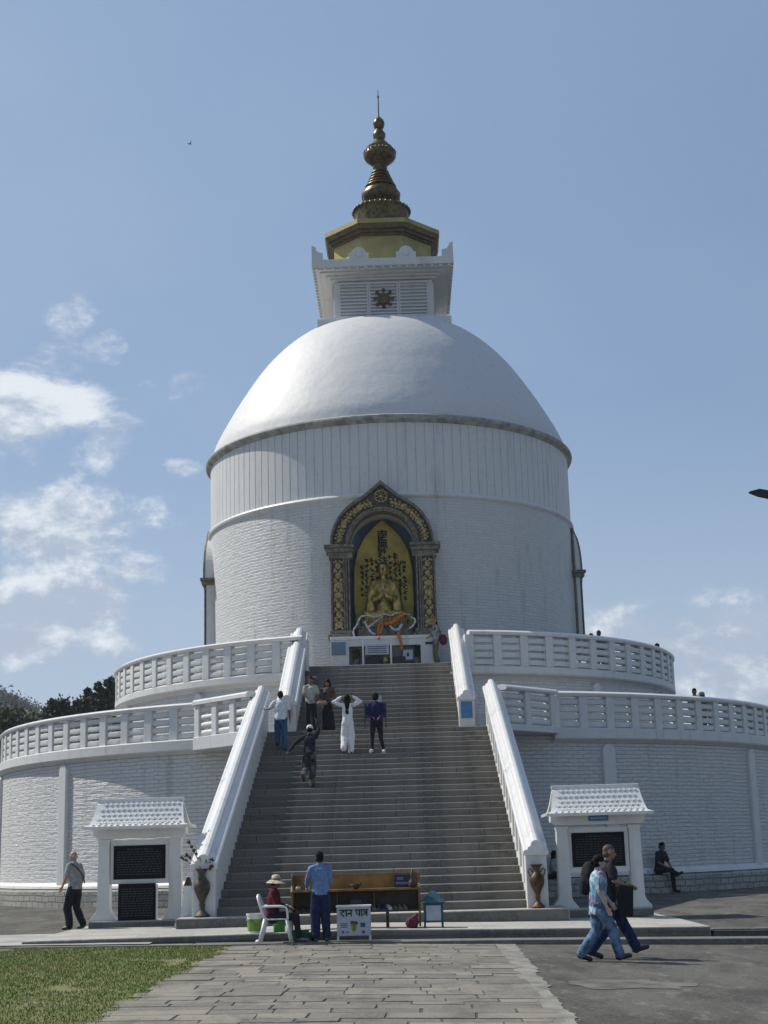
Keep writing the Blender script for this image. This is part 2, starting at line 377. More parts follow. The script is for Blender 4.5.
nz1 = N(n, 'ShaderNodeTexNoise'); nz1.inputs['Scale'].default_value = 13; nz1.inputs['Detail'].default_value = 12; nz1.inputs['Roughness'].default_value = .66; nz1.inputs['Distortion'].default_value = .15
mp = N(n, 'ShaderNodeMapping'); mp.inputs['Scale'].default_value = (1, 1, 1.7); mp.inputs['Location'].default_value = (1.3, .4, 2.1)
n.links.new(tcg, mp.inputs['Vector']); n.links.new(mp.outputs[0], nz1.inputs['Vector'])
nz2 = N(n, 'ShaderNodeTexNoise'); nz2.inputs['Scale'].default_value = 13; nz2.inputs['Detail'].default_value = 12; nz2.inputs['Roughness'].default_value = .66; nz2.inputs['Distortion'].default_value = .15
mp2 = N(n, 'ShaderNodeMapping'); mp2.inputs['Scale'].default_value = (1, 1, 1.7); mp2.inputs['Location'].default_value = (1.3 - .010, .4 + .002, 2.1 + .022)
n.links.new(tcg, mp2.inputs['Vector']); n.links.new(mp2.outputs[0], nz2.inputs['Vector'])
def blob(px, py, sx, sy, amp, tilt=0.):
    d = (MR @ Vector(((px - 384) / F, -(py - 512) / F, -1.0))).normalized()
    s_ = N(n, 'ShaderNodeVectorMath', operation='SUBTRACT'); n.links.new(tcg, s_.inputs[0]); s_.inputs[1].default_value = d
    m_ = N(n, 'ShaderNodeVectorRotate'); m_.rotation_type = 'Y_AXIS'; m_.inputs['Angle'].default_value = R(tilt); n.links.new(s_.outputs[0], m_.inputs['Vector'])
    q = N(n, 'ShaderNodeVectorMath', operation='MULTIPLY'); n.links.new(m_.outputs[0], q.inputs[0]); q.inputs[1].default_value = (F / sx, F / sx, F / sy)
    l = N(n, 'ShaderNodeVectorMath', operation='LENGTH'); n.links.new(q.outputs[0], l.inputs[0])
    r = N(n, 'ShaderNodeMapRange', interpolation_type='SMOOTHSTEP'); r.inputs['From Min'].default_value = 1.0; r.inputs['From Max'].default_value = .15
    r.inputs['To Max'].default_value = amp; n.links.new(l.outputs['Value'], r.inputs['Value']); return r.outputs[0]
CL = [(40, 400, 135, 84, .52, 20), (110, 440, 90, 56, .38, 35), (70, 530, 170, 68, .48, 8), (150, 565, 90, 42, .36, 0), (5, 628, 200, 66, .72, 14), (60, 655, 120, 36, .45, 6), (85, 655, 60, 22, .26, 0),
      (72, 320, 56, 38, .345, 30), (100, 355, 60, 42, .37, 40), (186, 384, 50, 26, .42, 25), (184, 467, 56, 22, .46, -10), (145, 388, 34, 22, .30, 0), (745, 628, 90, 32, .38, -5), (710, 665, 330, 110, .62, 0), (640, 650, 170, 70, .46, 0)]
msk = None
for c in CL:
    b_ = blob(*c); msk = b_ if msk is None else wm('MAXIMUM', msk, b_)
dens = wm('ADD', wm('MULTIPLY_ADD', nz1.outputs['Fac'], 3.2, -1.95), wm('MULTIPLY', msk, 2.45))
r1 = N(n, 'ShaderNodeMapRange', interpolation_type='SMOOTHSTEP'); r1.inputs['From Min'].default_value = .22; r1.inputs['From Max'].default_value = .95; n.links.new(dens, r1.inputs['Value'])
# lower haze veil near the horizon
veil = N(n, 'ShaderNodeMapRange', interpolation_type='SMOOTHSTEP'); veil.inputs['From Min'].default_value = .33; veil.inputs['From Max'].default_value = .02; veil.inputs['To Max'].default_value = .7
n.links.new(sep.outputs['Z'], veil.inputs['Value'])
thin = N(n, 'ShaderNodeTexNoise'); thin.inputs['Scale'].default_value = 2.2; thin.inputs['Detail'].default_value = 5; n.links.new(mp.outputs[0], thin.inputs['Vector'])
tr = N(n, 'ShaderNodeMapRange', interpolation_type='SMOOTHSTEP'); tr.inputs['From Min'].default_value = .42; tr.inputs['From Max'].default_value = .75; tr.inputs['To Max'].default_value = .22; n.links.new(thin.outputs['Fac'], tr.inputs['Value'])
SKYK = 1.0
dt = N(n, 'ShaderNodeVectorMath', operation='DOT_PRODUCT'); n.links.new(tcg, dt.inputs[0]); dt.inputs[1].default_value = SUN
glow = N(n, 'ShaderNodeMapRange', interpolation_type='SMOOTHSTEP'); glow.inputs['From Min'].default_value = -.35; glow.inputs['From Max'].default_value = .95; glow.inputs['To Max'].default_value = .85
n.links.new(dt.outputs['Value'], glow.inputs['Value'])
s0 = mixc(n, glow.outputs[0], sky.outputs[0], (2.55, 3.68, 5.45))
c0 = mixc(n, wm('MAXIMUM', veil.outputs[0], tr.outputs[0]), s0, (4.2, 4.95, 5.95))
shade = N(n, 'ShaderNodeMapRange', interpolation_type='SMOOTHSTEP'); shade.inputs['From Min'].default_value = -.10; shade.inputs['From Max'].default_value = .14; n.links.new(wm('ADD', wm('SUBTRACT', nz2.outputs['Fac'], nz1.outputs['Fac']), wm('MULTIPLY_ADD', sep.outputs['Z'], -.6, .17)), shade.inputs['Value'])
cc = mixc(n, shade.outputs[0], (7.6, 8.0, 8.4), (3.9, 4.6, 5.7))
c1 = mixc(n, wm('MULTIPLY', r1.outputs[0], .9), c0, cc)
n.links.new(c1, bg.inputs['Color']); bg.inputs['Strength'].default_value = .07
sd = bpy.data.lights.new('sun', 'SUN'); sd.energy = 3.1; sd.angle = R(.53); sd.color = (1.0, .94, .84)
so = bpy.data.objects.new('sun', sd); col.objects.link(so); so.rotation_euler = SUN.to_track_quat('Z', 'Y').to_euler(); so.location = (-30, 20, 60)
scene.view_settings.view_transform = 'Standard'; scene.view_settings.look = 'None'; scene.view_settings.exposure = 0.68
# ------------------------------------------------------------------ ground
def zr(x): return -.027 * min(max(x, 0), 14) - .013 * max(min(x, 0), -10)
def interp(x, pts):
    if x <= pts[0][0]: return pts[0][1]
    for (a, b), (c, d) in zip(pts, pts[1:]):
        if x <= c: return b + (d - b) * (x - a) / (c - a)
    return pts[-1][1]
def zp(x): return interp(x, [(-8, .17), (-3, .2), (0, .225), (2.6, .17), (7, .11)])
def zs(x): return interp(x, [(-8, .135), (-3, .07), (0, .045), (2.5, .015), (7.5, -.085), (14, -.2)])
def sheet(name, xs, ys, zf, m, dz=0, thick=0):
    b = MB(); nx = len(xs)
    b.add([(x, y, zf(x, y) + dz) for y in ys for x in xs], [(j * nx + i, j * nx + i + 1, (j + 1) * nx + i + 1, (j + 1) * nx + i) for j in range(len(ys) - 1) for i in range(nx - 1)])
    o = b.build(name, m, None); tag(o, kind='structure'); return o
def lin(a, b, k): return [a + (b - a) * i / k for i in range(k + 1)]
def zground(x, y):
    if y < 27.9: return zr(x) - .012
    return .10 - .012
def zfore(x, y):
    f = min(1, max(0, (y - 27.9) / 4)); e = .10 if x < 2.5 else .10 - .10 * min(1, (x - 2.5) / 6)
    return e * (1 - f) + .12 * f
sheet('ground', [-6000, -1000, -100, -30, -14] + lin(-10, 14, 24) + [30, 100, 1000, 6000], [-200, 0, 10, 20, 27.0, 27.85, 28.6, 40, 100, 1000, 4000, 9000], lambda x, y: (zr(x) - .03 if y < 27.86 else -.06) if y < 200 else -.06 - 0 * y, M['asphalt'])
sheet('forecourt', [-60, -30, -14] + lin(-10, 14, 24) + [30, 60], [27.86, 28.5, 30, 32, 40, 60, 90], lambda x, y: zfore(x, y), M['asphalt'])
sheet('concrete_apron', lin(-22, -4, 12), [27.5, 28.5, 29.5, 31.5], lambda x, y: zfore(x, y) + .012 if y > 27.9 else zr(x) + .05, M['concrete'])
sheet('road', lin(2.3, 14, 12) + [30, 60], [2, 8, 14, 20, 27.0, 27.3], lambda x, y: zr(x), M['asphalt'])
sheet('path', lin(-2.42, 2.3, 8), [2, 8, 14, 20, 27.0, 27.3], lambda x, y: zr(x) + .004, M['joint'])
pvb = MB(); rp = random.Random(12); y = 9.0
while y < 27.2:
    dy = rp.choice((.30, .36, .42, .5)); x = -2.45 + rp.uniform(-.15, .05)
    while x < 2.26:
        w_ = rp.uniform(.45, 1.15); x1 = min(x + w_, 2.3)
        if 2.3 - x1 < .25: x1 = 2.3
        g = .012; j = lambda: rp.uniform(-.012, .012); x0_, x1_, y0_, y1_ = x + g, x1 - g, y + g, min(y + dy, 27.24) - g; hz_ = rp.uniform(.008, .018)
        if x1_ - x0_ > .1 and y1_ > y0_ + .05:
            c4 = [(x0_ + j(), y0_ + j()), (x1_ + j(), y0_ + j()), (x1_ + j(), y1_ + j()), (x0_ + j(), y1_ + j())]
            pvb.add([(a, b_, zr(a) + .0) for a, b_ in c4] + [(a, b_, zr(a) + hz_) for a, b_ in c4], [(4, 5, 6, 7), (0, 1, 5, 4), (1, 2, 6, 5), (2, 3, 7, 6), (3, 0, 4, 7)])
        x = x1
    y += dy
tag(pvb.build('paving_slabs', M['paver'], bevel=.006), kind='structure')
# irregular pale cement seam between path and road
b = MB(); ys = lin(2, 27.25, 420); vs = []
for i, y in enumerate(ys):
    l = 2.16 + .012 * (y - 15) + .06 * mnoise.noise(Vector((0, y * 1.3, 0))); r_ = 2.34 + .025 * (y - 15) + .10 * mnoise.noise(Vector((3, y * .8, 1))) + .05 * mnoise.noise(Vector((9, y * 3.7, 1))) + .03 * mnoise.noise(Vector((9, y * 9, 1))) + .05
    vs += [(l, y, zr(l) + .010), (r_, y, zr(r_) + .009)]
b.add(vs, [(2 * i, 2 * i + 1, 2 * i + 3, 2 * i + 2) for i in range(len(ys) - 1)])
tag(b.build('cement_strip', M['cement']), kind='structure')
b = MB(); pc_ = at(622, 984, z=-.09); vs = [(pc_.x, pc_.y, 0)]
for k in range(40):
    a = k / 40 * 2 * math.pi; rr = 1 + .5 * mnoise.noise(Vector((math.cos(a) * 1.6, math.sin(a) * 1.6, 4))) + .2 * mnoise.noise(Vector((math.cos(a) * 5, math.sin(a) * 5, 4)))
    vs.append((pc_.x + .75 * rr * math.cos(a), pc_.y + .8 * rr * math.sin(a), 0))
vs = [(x, y, zr(x) + .006) for x, y, _ in vs]; b.add(vs, [(0, k + 1, (k + 1) % 40 + 1) for k in range(40)])
tag(b.build('cement_patch', M['asphalt2']), kind='structure')
# lawn
sheet('lawn', [-40, -20] + lin(-12, -2.42, 12), [2, 8, 14, 20, 27.3], lambda x, y: zr(x) + .006, M['soil'])
rng = np.random.default_rng(3); ng = 150000
gx = -2.36 - rng.random(ng) ** 1.0 * 9.5; gy = 13.0 + rng.random(ng) * 14.2
keep = gx < -2.42 + .12 * np.sin(gy * 2.1) + .08 * np.sin(gy * 5.3 + 1); gx, gy = gx[keep], gy[keep]; ng = len(gx)
bare = np.array([mnoise.noise(Vector((x * .7, y * .45, 3))) + .5 * mnoise.noise(Vector((x * 2.3, y * 1.4, 8))) for x, y in zip(gx, gy)]); kp = bare < .30 + .25 * rng.random(ng); gx, gy = gx[kp], gy[kp]; ng = len(gx)
gz = np.array([zr(x) for x in gx]) + .004; h = .015 + .025 * rng.random(ng); a = rng.random(ng) * 6.28; wd = .003 + .004 * rng.random(ng)
lx = rng.normal(0, .013, ng); ly = rng.normal(0, .013, ng)
V = np.stack([np.stack([gx - np.cos(a) * wd, gy - np.sin(a) * wd, gz], 1), np.stack([gx + np.cos(a) * wd, gy + np.sin(a) * wd, gz], 1), np.stack([gx + lx, gy + ly, gz + h], 1)], 1).reshape(-1, 3)
me = bpy.data.meshes.new('grass'); me.vertices.add(len(V)); me.vertices.foreach_set('co', V.ravel().astype(np.float32))
me.loops.add(len(V)); me.loops.foreach_set('vertex_index', np.arange(len(V), dtype=np.int32)); me.polygons.add(ng)
me.polygons.foreach_set('loop_start', np.arange(0, len(V), 3, dtype=np.int32)); me.polygons.foreach_set('loop_total', np.full(ng, 3, np.int32)); me.update(); me.validate()
me.materials.append(M['blade']); go = bpy.data.objects.new('grass', me); col.objects.link(go)
tag(go, 'short green mown grass left of the stone paved path', 'grass', kind='stuff')
# low kerb strip and stone platform in front of the stairs
def slab(name, xs, y0, y1, zf, zb, m, y0f=None):
    b = MB(); vs = []
    for x in xs:
        ya = y0 if y0f is None else y0f(x)
        vs += [(x, ya, zb), (x, ya, zf(x)), (x, y1, zf(x)), (x, y1, zb)]
    k = len(xs); fs = [(4 * i + j, 4 * i + 4 + j, 4 * i + 4 + (j + 1) % 4, 4 * i + (j + 1) % 4) for i in range(k - 1) for j in range(3)]
    fs += [(0, 1, 2, 3), (4 * k - 1, 4 * k - 2, 4 * k - 3, 4 * k - 4)]
    b.add(vs, fs); o = b.build(name, m, None, bevel=.015); tag(o, kind='structure'); return o
slab('kerb_strip', lin(-3.2, 14, 24) + [30], 27.25, 27.96, zs, -.5, M['kerbstone'])
slab('kerb_edge', lin(-9.2, -3.2, 8), 27.35, 27.7, lambda x: zr(x) + .03, -.3, M['cement'])
XL, XR = -6.45, 6.35
slab('platform', lin(XL, XR, 24), 27.9, 34.2, zp, -.4, M['platform'], y0f=lambda x: 27.9 - .0 * x)
def frontface(name, x0, x1, y, zf, zb, m):
    b = MB(); xs = lin(x0, x1, 20); b.add([(x, y, zb) for x in xs] + [(x, y, zf(x)) for x in xs], [(i, i + 1, 22 + i, 21 + i) for i in range(20)]); o = b.build(name, m, None); tag(o, kind='structure')
frontface('shaded_platform_riser', XL + .02, XR - .02, 27.895, lambda x: zp(x) - .025, -.4, M['kerbstone'])  # darker sheet over the platform front, riser shade put into the colour
b = MB(); b.box(-4.0, 4.05, 30.6, 32.2, 0, .40); tag(b.build('stair_foot_slab', M['platform'], bevel=.015), kind='structure')
b = MB(); b.box(-3.98, 4.03, 30.594, 30.5975, 0, .375); tag(b.build('shaded_slab_riser', M['kerbstone']), kind='structure')  # thin dark sheet paints in the shade on the foot slab's front
# kerb on right side behind the strip
slab('forecourt_kerb', lin(6.4, 14, 12) + [30], 27.96, 28.14, lambda x: zfore(x, 27.9) + .035, -.4, M['kerbstone'])
# ------------------------------------------------------------------ hill and distance
b = MB()
ys = lin(300, 900, 26); xs = lin(-420, 40, 46); nx = len(xs)
def hz(x, y):
    ridge = interp(x, [(-420, 60), (-250, 72), (-160, 58), (-122, 46), (-112, 41), (-104, 35), (-96, 27), (-84, 18), (-60, 10), (0, 0), (40, -3)])
    f = math.exp(-((y - 420) / 90) ** 2) if y < 420 else math.exp(-((y - 420) / 300) ** 2)
    return 1.12 * ridge * f * (1 + .10 * mnoise.noise(Vector((x * .02, y * .02, 0)))) - 1.5
b.add([(x, y, hz(x, y)) for y in ys for x in xs], [(j * nx + i, j * nx + i + 1, (j + 1) * nx + i + 1, (j + 1) * nx + i) for j in range(len(ys) - 1) for i in range(nx - 1)])
tag(b.build('hill', M['hillground'], smooth=True), kind='structure')
def leaves(centers, n_per, size, m, name, parent, flat=.8, seed=1, fuzzy=False):
    rg = np.random.default_rng(seed); C = np.array([c[:3] for c in centers]); Rr = np.array([c[3] for c in centers])
    idx = np.repeat(np.arange(len(C)), n_per); k = len(idx)
    d = rg.normal(size=(k, 3)); d /= np.linalg.norm(d, axis=1)[:, None]; rad = rg.random(k) ** .45 if not fuzzy else np.minimum(np.abs(rg.normal(0, .62, k)), 1.15)
    P = C[idx] + d * (rad * Rr[idx])[:, None] * np.array([1, 1, flat])
    t1 = rg.normal(size=(k, 3)); t1 /= np.linalg.norm(t1, axis=1)[:, None]; t2 = np.cross(t1, rg.normal(size=(k, 3))); t2 /= np.linalg.norm(t2, axis=1)[:, None]
    s = (size * (.6 + .8 * rg.random(k)))[:, None]
    V = np.stack([P - t1 * s, P + t2 * s * .5, P + t1 * s, P - t2 * s * .5], 1).reshape(-1, 3)
    me = bpy.data.meshes.new(name); me.vertices.add(len(V)); me.vertices.foreach_set('co', V.ravel().astype(np.float32))
    me.loops.add(len(V)); me.loops.foreach_set('vertex_index', np.arange(len(V), dtype=np.int32)); me.polygons.add(k)
    me.polygons.foreach_set('loop_start', np.arange(0, len(V), 4, dtype=np.int32)); me.polygons.foreach_set('loop_total', np.full(k, 4, np.int32)); me.update(); me.validate()
    me.materials.append(m); o = bpy.data.objects.new(name, me); col.objects.link(o); o.parent = parent; return o
rr = random.Random(5); cs = []
for _ in range(1500):
    x = rr.uniform(-300, 0); y = rr.uniform(330, 470); r_ = rr.uniform(1.8, 3.6)
    cs.append((x, y, hz(x, y) + r_ * .5, r_))
tag(leaves(cs, 90, .55, M['farwood'], 'forest', None, .85, 4, True), 'far dark green forest covering the hillside behind the left terrace', 'forest', kind='stuff')
def tree(px, ytop, Y, h, wid, label, leafm, kind='round', seed=1):
    p = at(px, ytop, Y=Y); base = Vector((p.x, Y, p.z - h)); rg = random.Random(seed)
    t = thing('tree', label, 'tree', base, group='trees behind the lower terrace')
    b = MB(); b.tube([(0, 0, -3), (.1, 0, h * .3), (-.1, .1, h * .6), (0, 0, h * .85)], [.35, .28, .18, .06], 8)
    cs = []
    for k in range(20 if kind != 'umbrella' else 12):
        a = rg.uniform(0, 6.28); q = rg.uniform(.15, .8)
        if kind == 'round': c = (math.cos(a) * q * wid, math.sin(a) * q * wid, h * rg.uniform(.52, .90)); r_ = wid * rg.uniform(.26, .42)
        elif kind == 'umbrella': c = (math.cos(a) * q * wid, math.sin(a) * q * wid, h * rg.uniform(.78, .93)); r_ = wid * rg.uniform(.22, .34)
        else: hh_ = .35 + .65 * k / 19; c = (math.cos(a) * q * wid * (1.1 - hh_ * .8), math.sin(a) * q * wid * (1.1 - hh_ * .8), h * hh_); r_ = wid * rg.uniform(.3, .46) * (1.15 - hh_ * .85)
        cs.append((*c, r_)); b.tube([(0, 0, h * .4), (c[0] * .5, c[1] * .5, c[2] * .75), c[:3]], [.14, .08, .03], 6)
    sh_ = h - max(c[2] + .75 * c[3] for c in cs); cs = [(c[0], c[1], c[2] + sh_, c[3]) for c in cs]; b.xf(Matrix.Translation((0, 0, sh_)))
    b.build('trunk', M['bark'], t, smooth=True)
    leaves(cs, 420, .15, leafm, 'crown', t, .8 if kind != 'tall' else 1.25, seed, True)
tree(64, 699, 95, 8, 1.5, 'round umbrella-shaped dark tree standing alone beside the hill', M['leaf'], 'umbrella', 11)
tree(20, 706, 88, 8, 2.6, 'olive green bushy tree at far left above the railing', M['leaf2'], 'round', 12)
tree(2, 708, 84, 8, 2.4, 'dark green tree cut by the left picture edge above the railing', M['leaf'], 'round', 13)
tree(42, 710, 105, 8, 2.2, 'small dark tree between the olive tree and the umbrella-shaped tree', M['leaf'], 'round', 14)
tree(89, 690, 92, 10, 1.9, 'narrow dark tree right of the umbrella-shaped tree', M['leaf'], 'tall', 15)
tree(101, 684, 90, 11, 2.0, 'tallest feathery dark tree close to the upper terrace railing', M['leaf'], 'tall', 16)
tree(113, 680, 90, 12, 2.6, 'dark tree half hidden behind the upper terrace railing', M['leaf'], 'tall', 17)
tree(84, 700, 98, 8, 3.0, 'low dark bushy tree under the narrow tree', M['leaf'], 'round', 18)
tree(108, 696, 96, 9, 3.0, 'low dark bushy tree under the tallest feathery tree', M['leaf'], 'round', 19)
# haze
hzm = bpy.data.materials.new('haze_air'); hzm.use_nodes = True; hn_ = hzm.node_tree; hn_.nodes.remove(hn_.nodes['Principled BSDF'])
pv = hn_.nodes.new('ShaderNodeVolumePrincipled'); pv.inputs['Color'].default_value = (.80, .88, 1.0, 1); pv.inputs['Density'].default_value = .00028; pv.inputs['Anisotropy'].default_value = .3
hn_.links.new(pv.outputs[0], hn_.nodes['Material Output'].inputs['Volume'])
hb = MB(); hb.box(-1200, 1200, -60, 1200, -6, 90); ho = hb.build('haze', hzm, None); tag(ho, kind='stuff'); ho['label'] = 'thin pale blue haze in the air before the far hill'; ho['category'] = 'haze'
# ------------------------------------------------------------------ stupa
CX, CY = 0.49, 60.0
st = thing('stupa', 'huge white round stupa with dome and golden spire above the stairs', 'stupa', (CX, CY, 0))
NX = .20 - CX   # niche centre in stupa frame
def hole(th, z):   # True where the wall is open for the front niche
    x = 7.5 * math.sin(R(th)) - NX
    if abs(th) > 40: return False
    return 9.2 < z < 13.95 and abs(x) < (1.42 if z < 12.9 else 1.38 * math.sqrt(max(0, 1 - ((z - 12.6) / 1.50) ** 2)) + .06)
def wall(name, Rb, Rt, z0, z1, zs_, seg, m, parent, holef=None, smooth=True):
    zz = sorted(set([z0, z1] + zs_)); b = MB(); na = seg + 1; vs = []; uv = []; fs = []
    for z in zz:
        r = Rb + (Rt - Rb) * (z - z0) / (z1 - z0)
        for i in range(na):
            t = R(-180 + 360 * i / seg); vs.append((r * math.sin(t), -r * math.cos(t), z)); uv.append((Rb * t, z))
    for k in range(len(zz) - 1):
        for i in range(seg):
            th = -180 + 360 * (i + .5) / seg
            if holef and holef(th, (zz[k] + zz[k + 1]) / 2): continue
            fs.append((k * na + i, k * na + i + 1, (k + 1) * na + i + 1, (k + 1) * na + i))
    b.add(vs, fs, uv); return b.build(name, m, parent, smooth=smooth, recalc=False)
wall('drum', 7.5, 7.6, 7.5, 14.5, lin(9.2, 14.0, 32) + [13.25, 13.85], 360, M['brick'], st, hole)
MOULD = lambda r, z: [(r - .25, z - .02), (r + .02, z + .0), (r + .06, z + .06), (r + .10, z + .08), (r + .12, z + .15), (r + .09, z + .21), (r + .02, z + .25), (r - .25, z + .33)]
b = MB(); b.ring(MOULD(7.59, 14.42), 240); b.build('string_course', M['white'], st, smooth=30)
# boarded band with real grooves
b = MB(); nb = 134; vs = []; uv = []
angs = []
for k in range(nb):
    a0 = 360 * k / nb; g = .16
    angs += [(a0 + g, 7.60), (a0 + 360 / nb - g, 7.60), (a0 + 360 / nb - g * .6, 7.575), (a0 + 360 / nb + g * .6, 7.575)]
zl = [14.6, 17.5]; na = len(angs)
for z in zl:
    for a, r in angs: vs.append((r * math.sin(R(a)), -r * math.cos(R(a)), z)); uv.append((r * R(a), z))
b.add(vs, [(i, (i + 1) % na, (i + 1) % na + na, i + na) for i in range(na)], uv); b.build('boarded_band', M['white'], st)
b = MB(); b.ring([(7.3, 17.36), (7.62, 17.38), (7.67, 17.43), (7.70, 17.45), (7.78, 17.50), (7.81, 17.58), (7.79, 17.65), (7.70, 17.70), (7.55, 17.76), (7.2, 17.78)], 240); b.build('cornice', M['greymould'], st, smooth=30)
# dome
nodes_ = [(7.58, 17.75), (7.49, 18.1), (7.37, 18.4), (7.23, 18.7), (7.07, 19.0), (6.91, 19.3), (6.74, 19.6), (6.57, 19.9), (6.39, 20.2), (6.2, 20.5), (6.01, 20.8), (5.81, 21.1), (5.6, 21.4), (5.37, 21.7), (5.12, 22.0), (4.84, 22.3), (4.53, 22.6), (4.17, 22.9), (3.72, 23.2), (3.1, 23.38), (2.3, 23.50), (1.2, 23.56), (0.01, 23.58)]
prof = [(max(0, p.x), p.z) for p in curve([(r, 0, z) for r, z in nodes_], 3)]
b = MB(); b.lathe(prof, 192, cap=False); b.build('dome', M['dome'], st, smooth=True)
# harmika
hk = MB(); hk.box(-2.82, 2.82, -2.82, 2.82, 22.85, 23.42).box(-2.55, 2.55, -2.55, 2.55, 23.42, 23.55); h0 = hk.build('harmika', M['white'], st, bevel=.02)
b = MB(); b.box(-2.1, 2.1, -2.1, 2.1, 23.5, 25.35); b.build('harmika_body', M['white'], h0, bevel=.015)
for side in range(4):
    mrot = Matrix.Rotation(side * math.pi / 2, 4, 'Z')
    for j, xx in enumerate((-1.28, 0, 1.28)):
        b = MB(); w2 = .56
        for (x0, x1, z0, z1) in ((xx - w2 - .07, xx - w2, 23.7, 25.28), (xx + w2, xx + w2 + .07, 23.7, 25.28), (xx - w2, xx + w2, 25.2, 25.28), (xx - w2, xx + w2, 23.7, 23.78)):
            b.box(x0, x1, -2.17, -2.09, z0, z1)
        for q in range(9):
            z = 23.82 + q * .155; b.add([(xx - w2, -2.105, z + .12), (xx + w2, -2.105, z + .12), (xx + w2, -2.20, z + .045), (xx - w2, -2.20, z + .045), (xx - w2, -2.20, z + .0), (xx + w2, -2.20, z + .0), (xx + w2, -2.105, z + .03), (xx - w2, -2.105, z + .03)], [(0, 1, 2, 3), (3, 2, 5, 4), (4, 5, 6, 7)])
        b.xf(mrot); b.build('louvre_panel', M['white'], h0)
b = MB()
for (w_, z0, z1) in ((2.24, 25.36, 25.45), (2.42, 25.45, 25.53), (2.66, 25.53, 25.61), (2.86, 25.61, 25.69), (3.0, 25.69, 26.02)): b.box(-w_, w_, -w_, w_, z0, z1)
for s1 in range(4):
    for k in range(17):
        q = MB(); x = -2.8 + k * .35; q.box(x - .06, x + .06, -2.97, -2.84, 25.60, 25.685); q.xf(Matrix.Rotation(s1 * math.pi / 2, 4, 'Z')); b.add(q.v, q.f)
b.build('harmika_cornice', M['white'], h0, bevel=.012)
def merlon_poly(x, full=True, w_=.42, h_=.56):
    pts = [(x - w_, 26.0), (x + w_, 26.0), (x + w_, 26.0 + h_ * .5), (x + w_ * .72, 26.0 + h_ * .55), (x + w_ * .6, 26.0 + h_ * .75), (x + w_ * .35, 26.0 + h_ * .92), (x, 26.0 + h_), (x - w_ * .35, 26.0 + h_ * .92), (x - w_ * .6, 26.0 + h_ * .75), (x - w_ * .72, 26.0 + h_ * .55), (x - w_, 26.0 + h_ * .5)]
    return pts
for side in range(4):
    for x in (-1.0, 1.0):
        b = MB(); b.prism(merlon_poly(x), -2.99, -2.80); b.lathe([(.0, 0), (.19, 0), (.17, .03), (0, .05)], 20, cap=False)
        q = len(b.v); 
        b.v[-21 * 4:] = [(v[0] + x, -2.99 - v[2], 26.27 + v[1]) for v in b.v[-21 * 4:]]
        b.xf(Matrix.Rotation(side * math.pi / 2, 4, 'Z')); b.build('merlon', M['white'], h0, bevel=.01)
    b = MB(); e_ = 2.99 if side % 2 == 0 else 2.815
    pc = [(e_, 26.0), (e_, 26.66), (2.9, 26.64), (2.82, 26.5), (2.72, 26.36), (2.52, 26.32), (2.52, 26.0)]
    b.prism(pc, -2.99, -2.82); b.xf(Matrix.Rotation(side * math.pi / 2, 4, 'Z')); b.build('corner_merlon', M['white'], h0); b = MB()
    b.prism([(-p[0], p[1]) for p in pc][::-1], -2.99, -2.82)
    b.xf(Matrix.Rotation(side * math.pi / 2, 4, 'Z')); b.build('corner_merlon', M['white'], h0)
# eight-pointed emblem
b = MB(); b.lathe([(0, 0), (.27, 0), (.24, .06), (0, .07)], 24, cap=False)
for k in range(8):
    a = k * math.pi / 4; ca, sa = math.cos(a), math.sin(a)
    b.tube([(ca * .18, sa * .18, .03), (ca * .38, sa * .38, .03)], .035, 6); b.ell((ca * .38, sa * .38, .03), .085, 8, 6)
b.v = [(v[0], -2.19 - v[2], 24.5 + v[1]) for v in b.v]; b.build('emblem', M['browneave'], h0)
# golden octagonal tier
def octa(ap, z0, z1, ap2=None):
    c = 1 / math.cos(R(22.5)); ap2 = ap2 or ap; n8 = []
    for a_, z in ((ap, z0), (ap2, z1)):
        for k in range(8):
            t = R(22.5 + 45 * k); n8.append((a_ * c * math.sin(t), -a_ * c * math.cos(t), z))
    return n8, [(i, (i + 1) % 8, (i + 1) % 8 + 8, i + 8) for i in range(8)] + [tuple(range(7, -1, -1)), tuple(range(8, 16))]
ot = MB().add(*octa(2.12, 26.0, 27.55)).build('octagonal_tier', M['goldwall'], st)
b = MB(); b.add(*octa(2.22, 27.42, 27.52)); b.add(*octa(2.33, 27.52, 27.66)); b.add(*octa(2.44, 27.66, 27.86, 2.49)); b.build('brown_eave', M['browneave'], ot)
b = MB(); b.add(*octa(2.51, 27.86, 28.06)); b.add(*octa(2.5, 28.06, 28.35, 1.2)); b.build('yellow_eave_edge', M['goldwall'], ot)
def Tz(y): v = (y - 512) / F; return (.22785 - v * .9737) / (.9737 + v * .22785), .9737 + v * .22785
px_prof = [(212, 27), (208, 28.5), (205, 24), (204, 18), (199, 15), (196, 19), (191, 19.6), (188, 17), (187, 17), (185, 13.6), (183.5, 15.6), (182.5, 15.2), (181.3, 11.8), (180, 13.6), (179, 13.2), (177.8, 10.2), (176.5, 12), (175.5, 11.6), (174.3, 8.9), (173, 10.4), (172, 10), (171, 7.6), (169.5, 9), (168.5, 8.6), (167.5, 6.9), (165, 7.2), (162, 7), (160, 9.5), (156, 14.5), (153, 16.2), (150, 16), (147.5, 14.6), (146, 12.5), (144, 12.8), (142, 9.6), (140, 8.8), (138, 6.6), (136, 5), (133, 6.2), (130, 6.4), (127.5, 4.6), (125, 3.4), (123.5, 4.8), (119.5, 5.9), (116, 4.6), (113.5, 2), (112, .9)]
prof = [(1.25, 28.2)]
for y, hp in px_prof:
    T_, hz_ = Tz(y); z = 1.65 + 59.6 * T_; prof.append((hp * 60 / F / hz_, z))
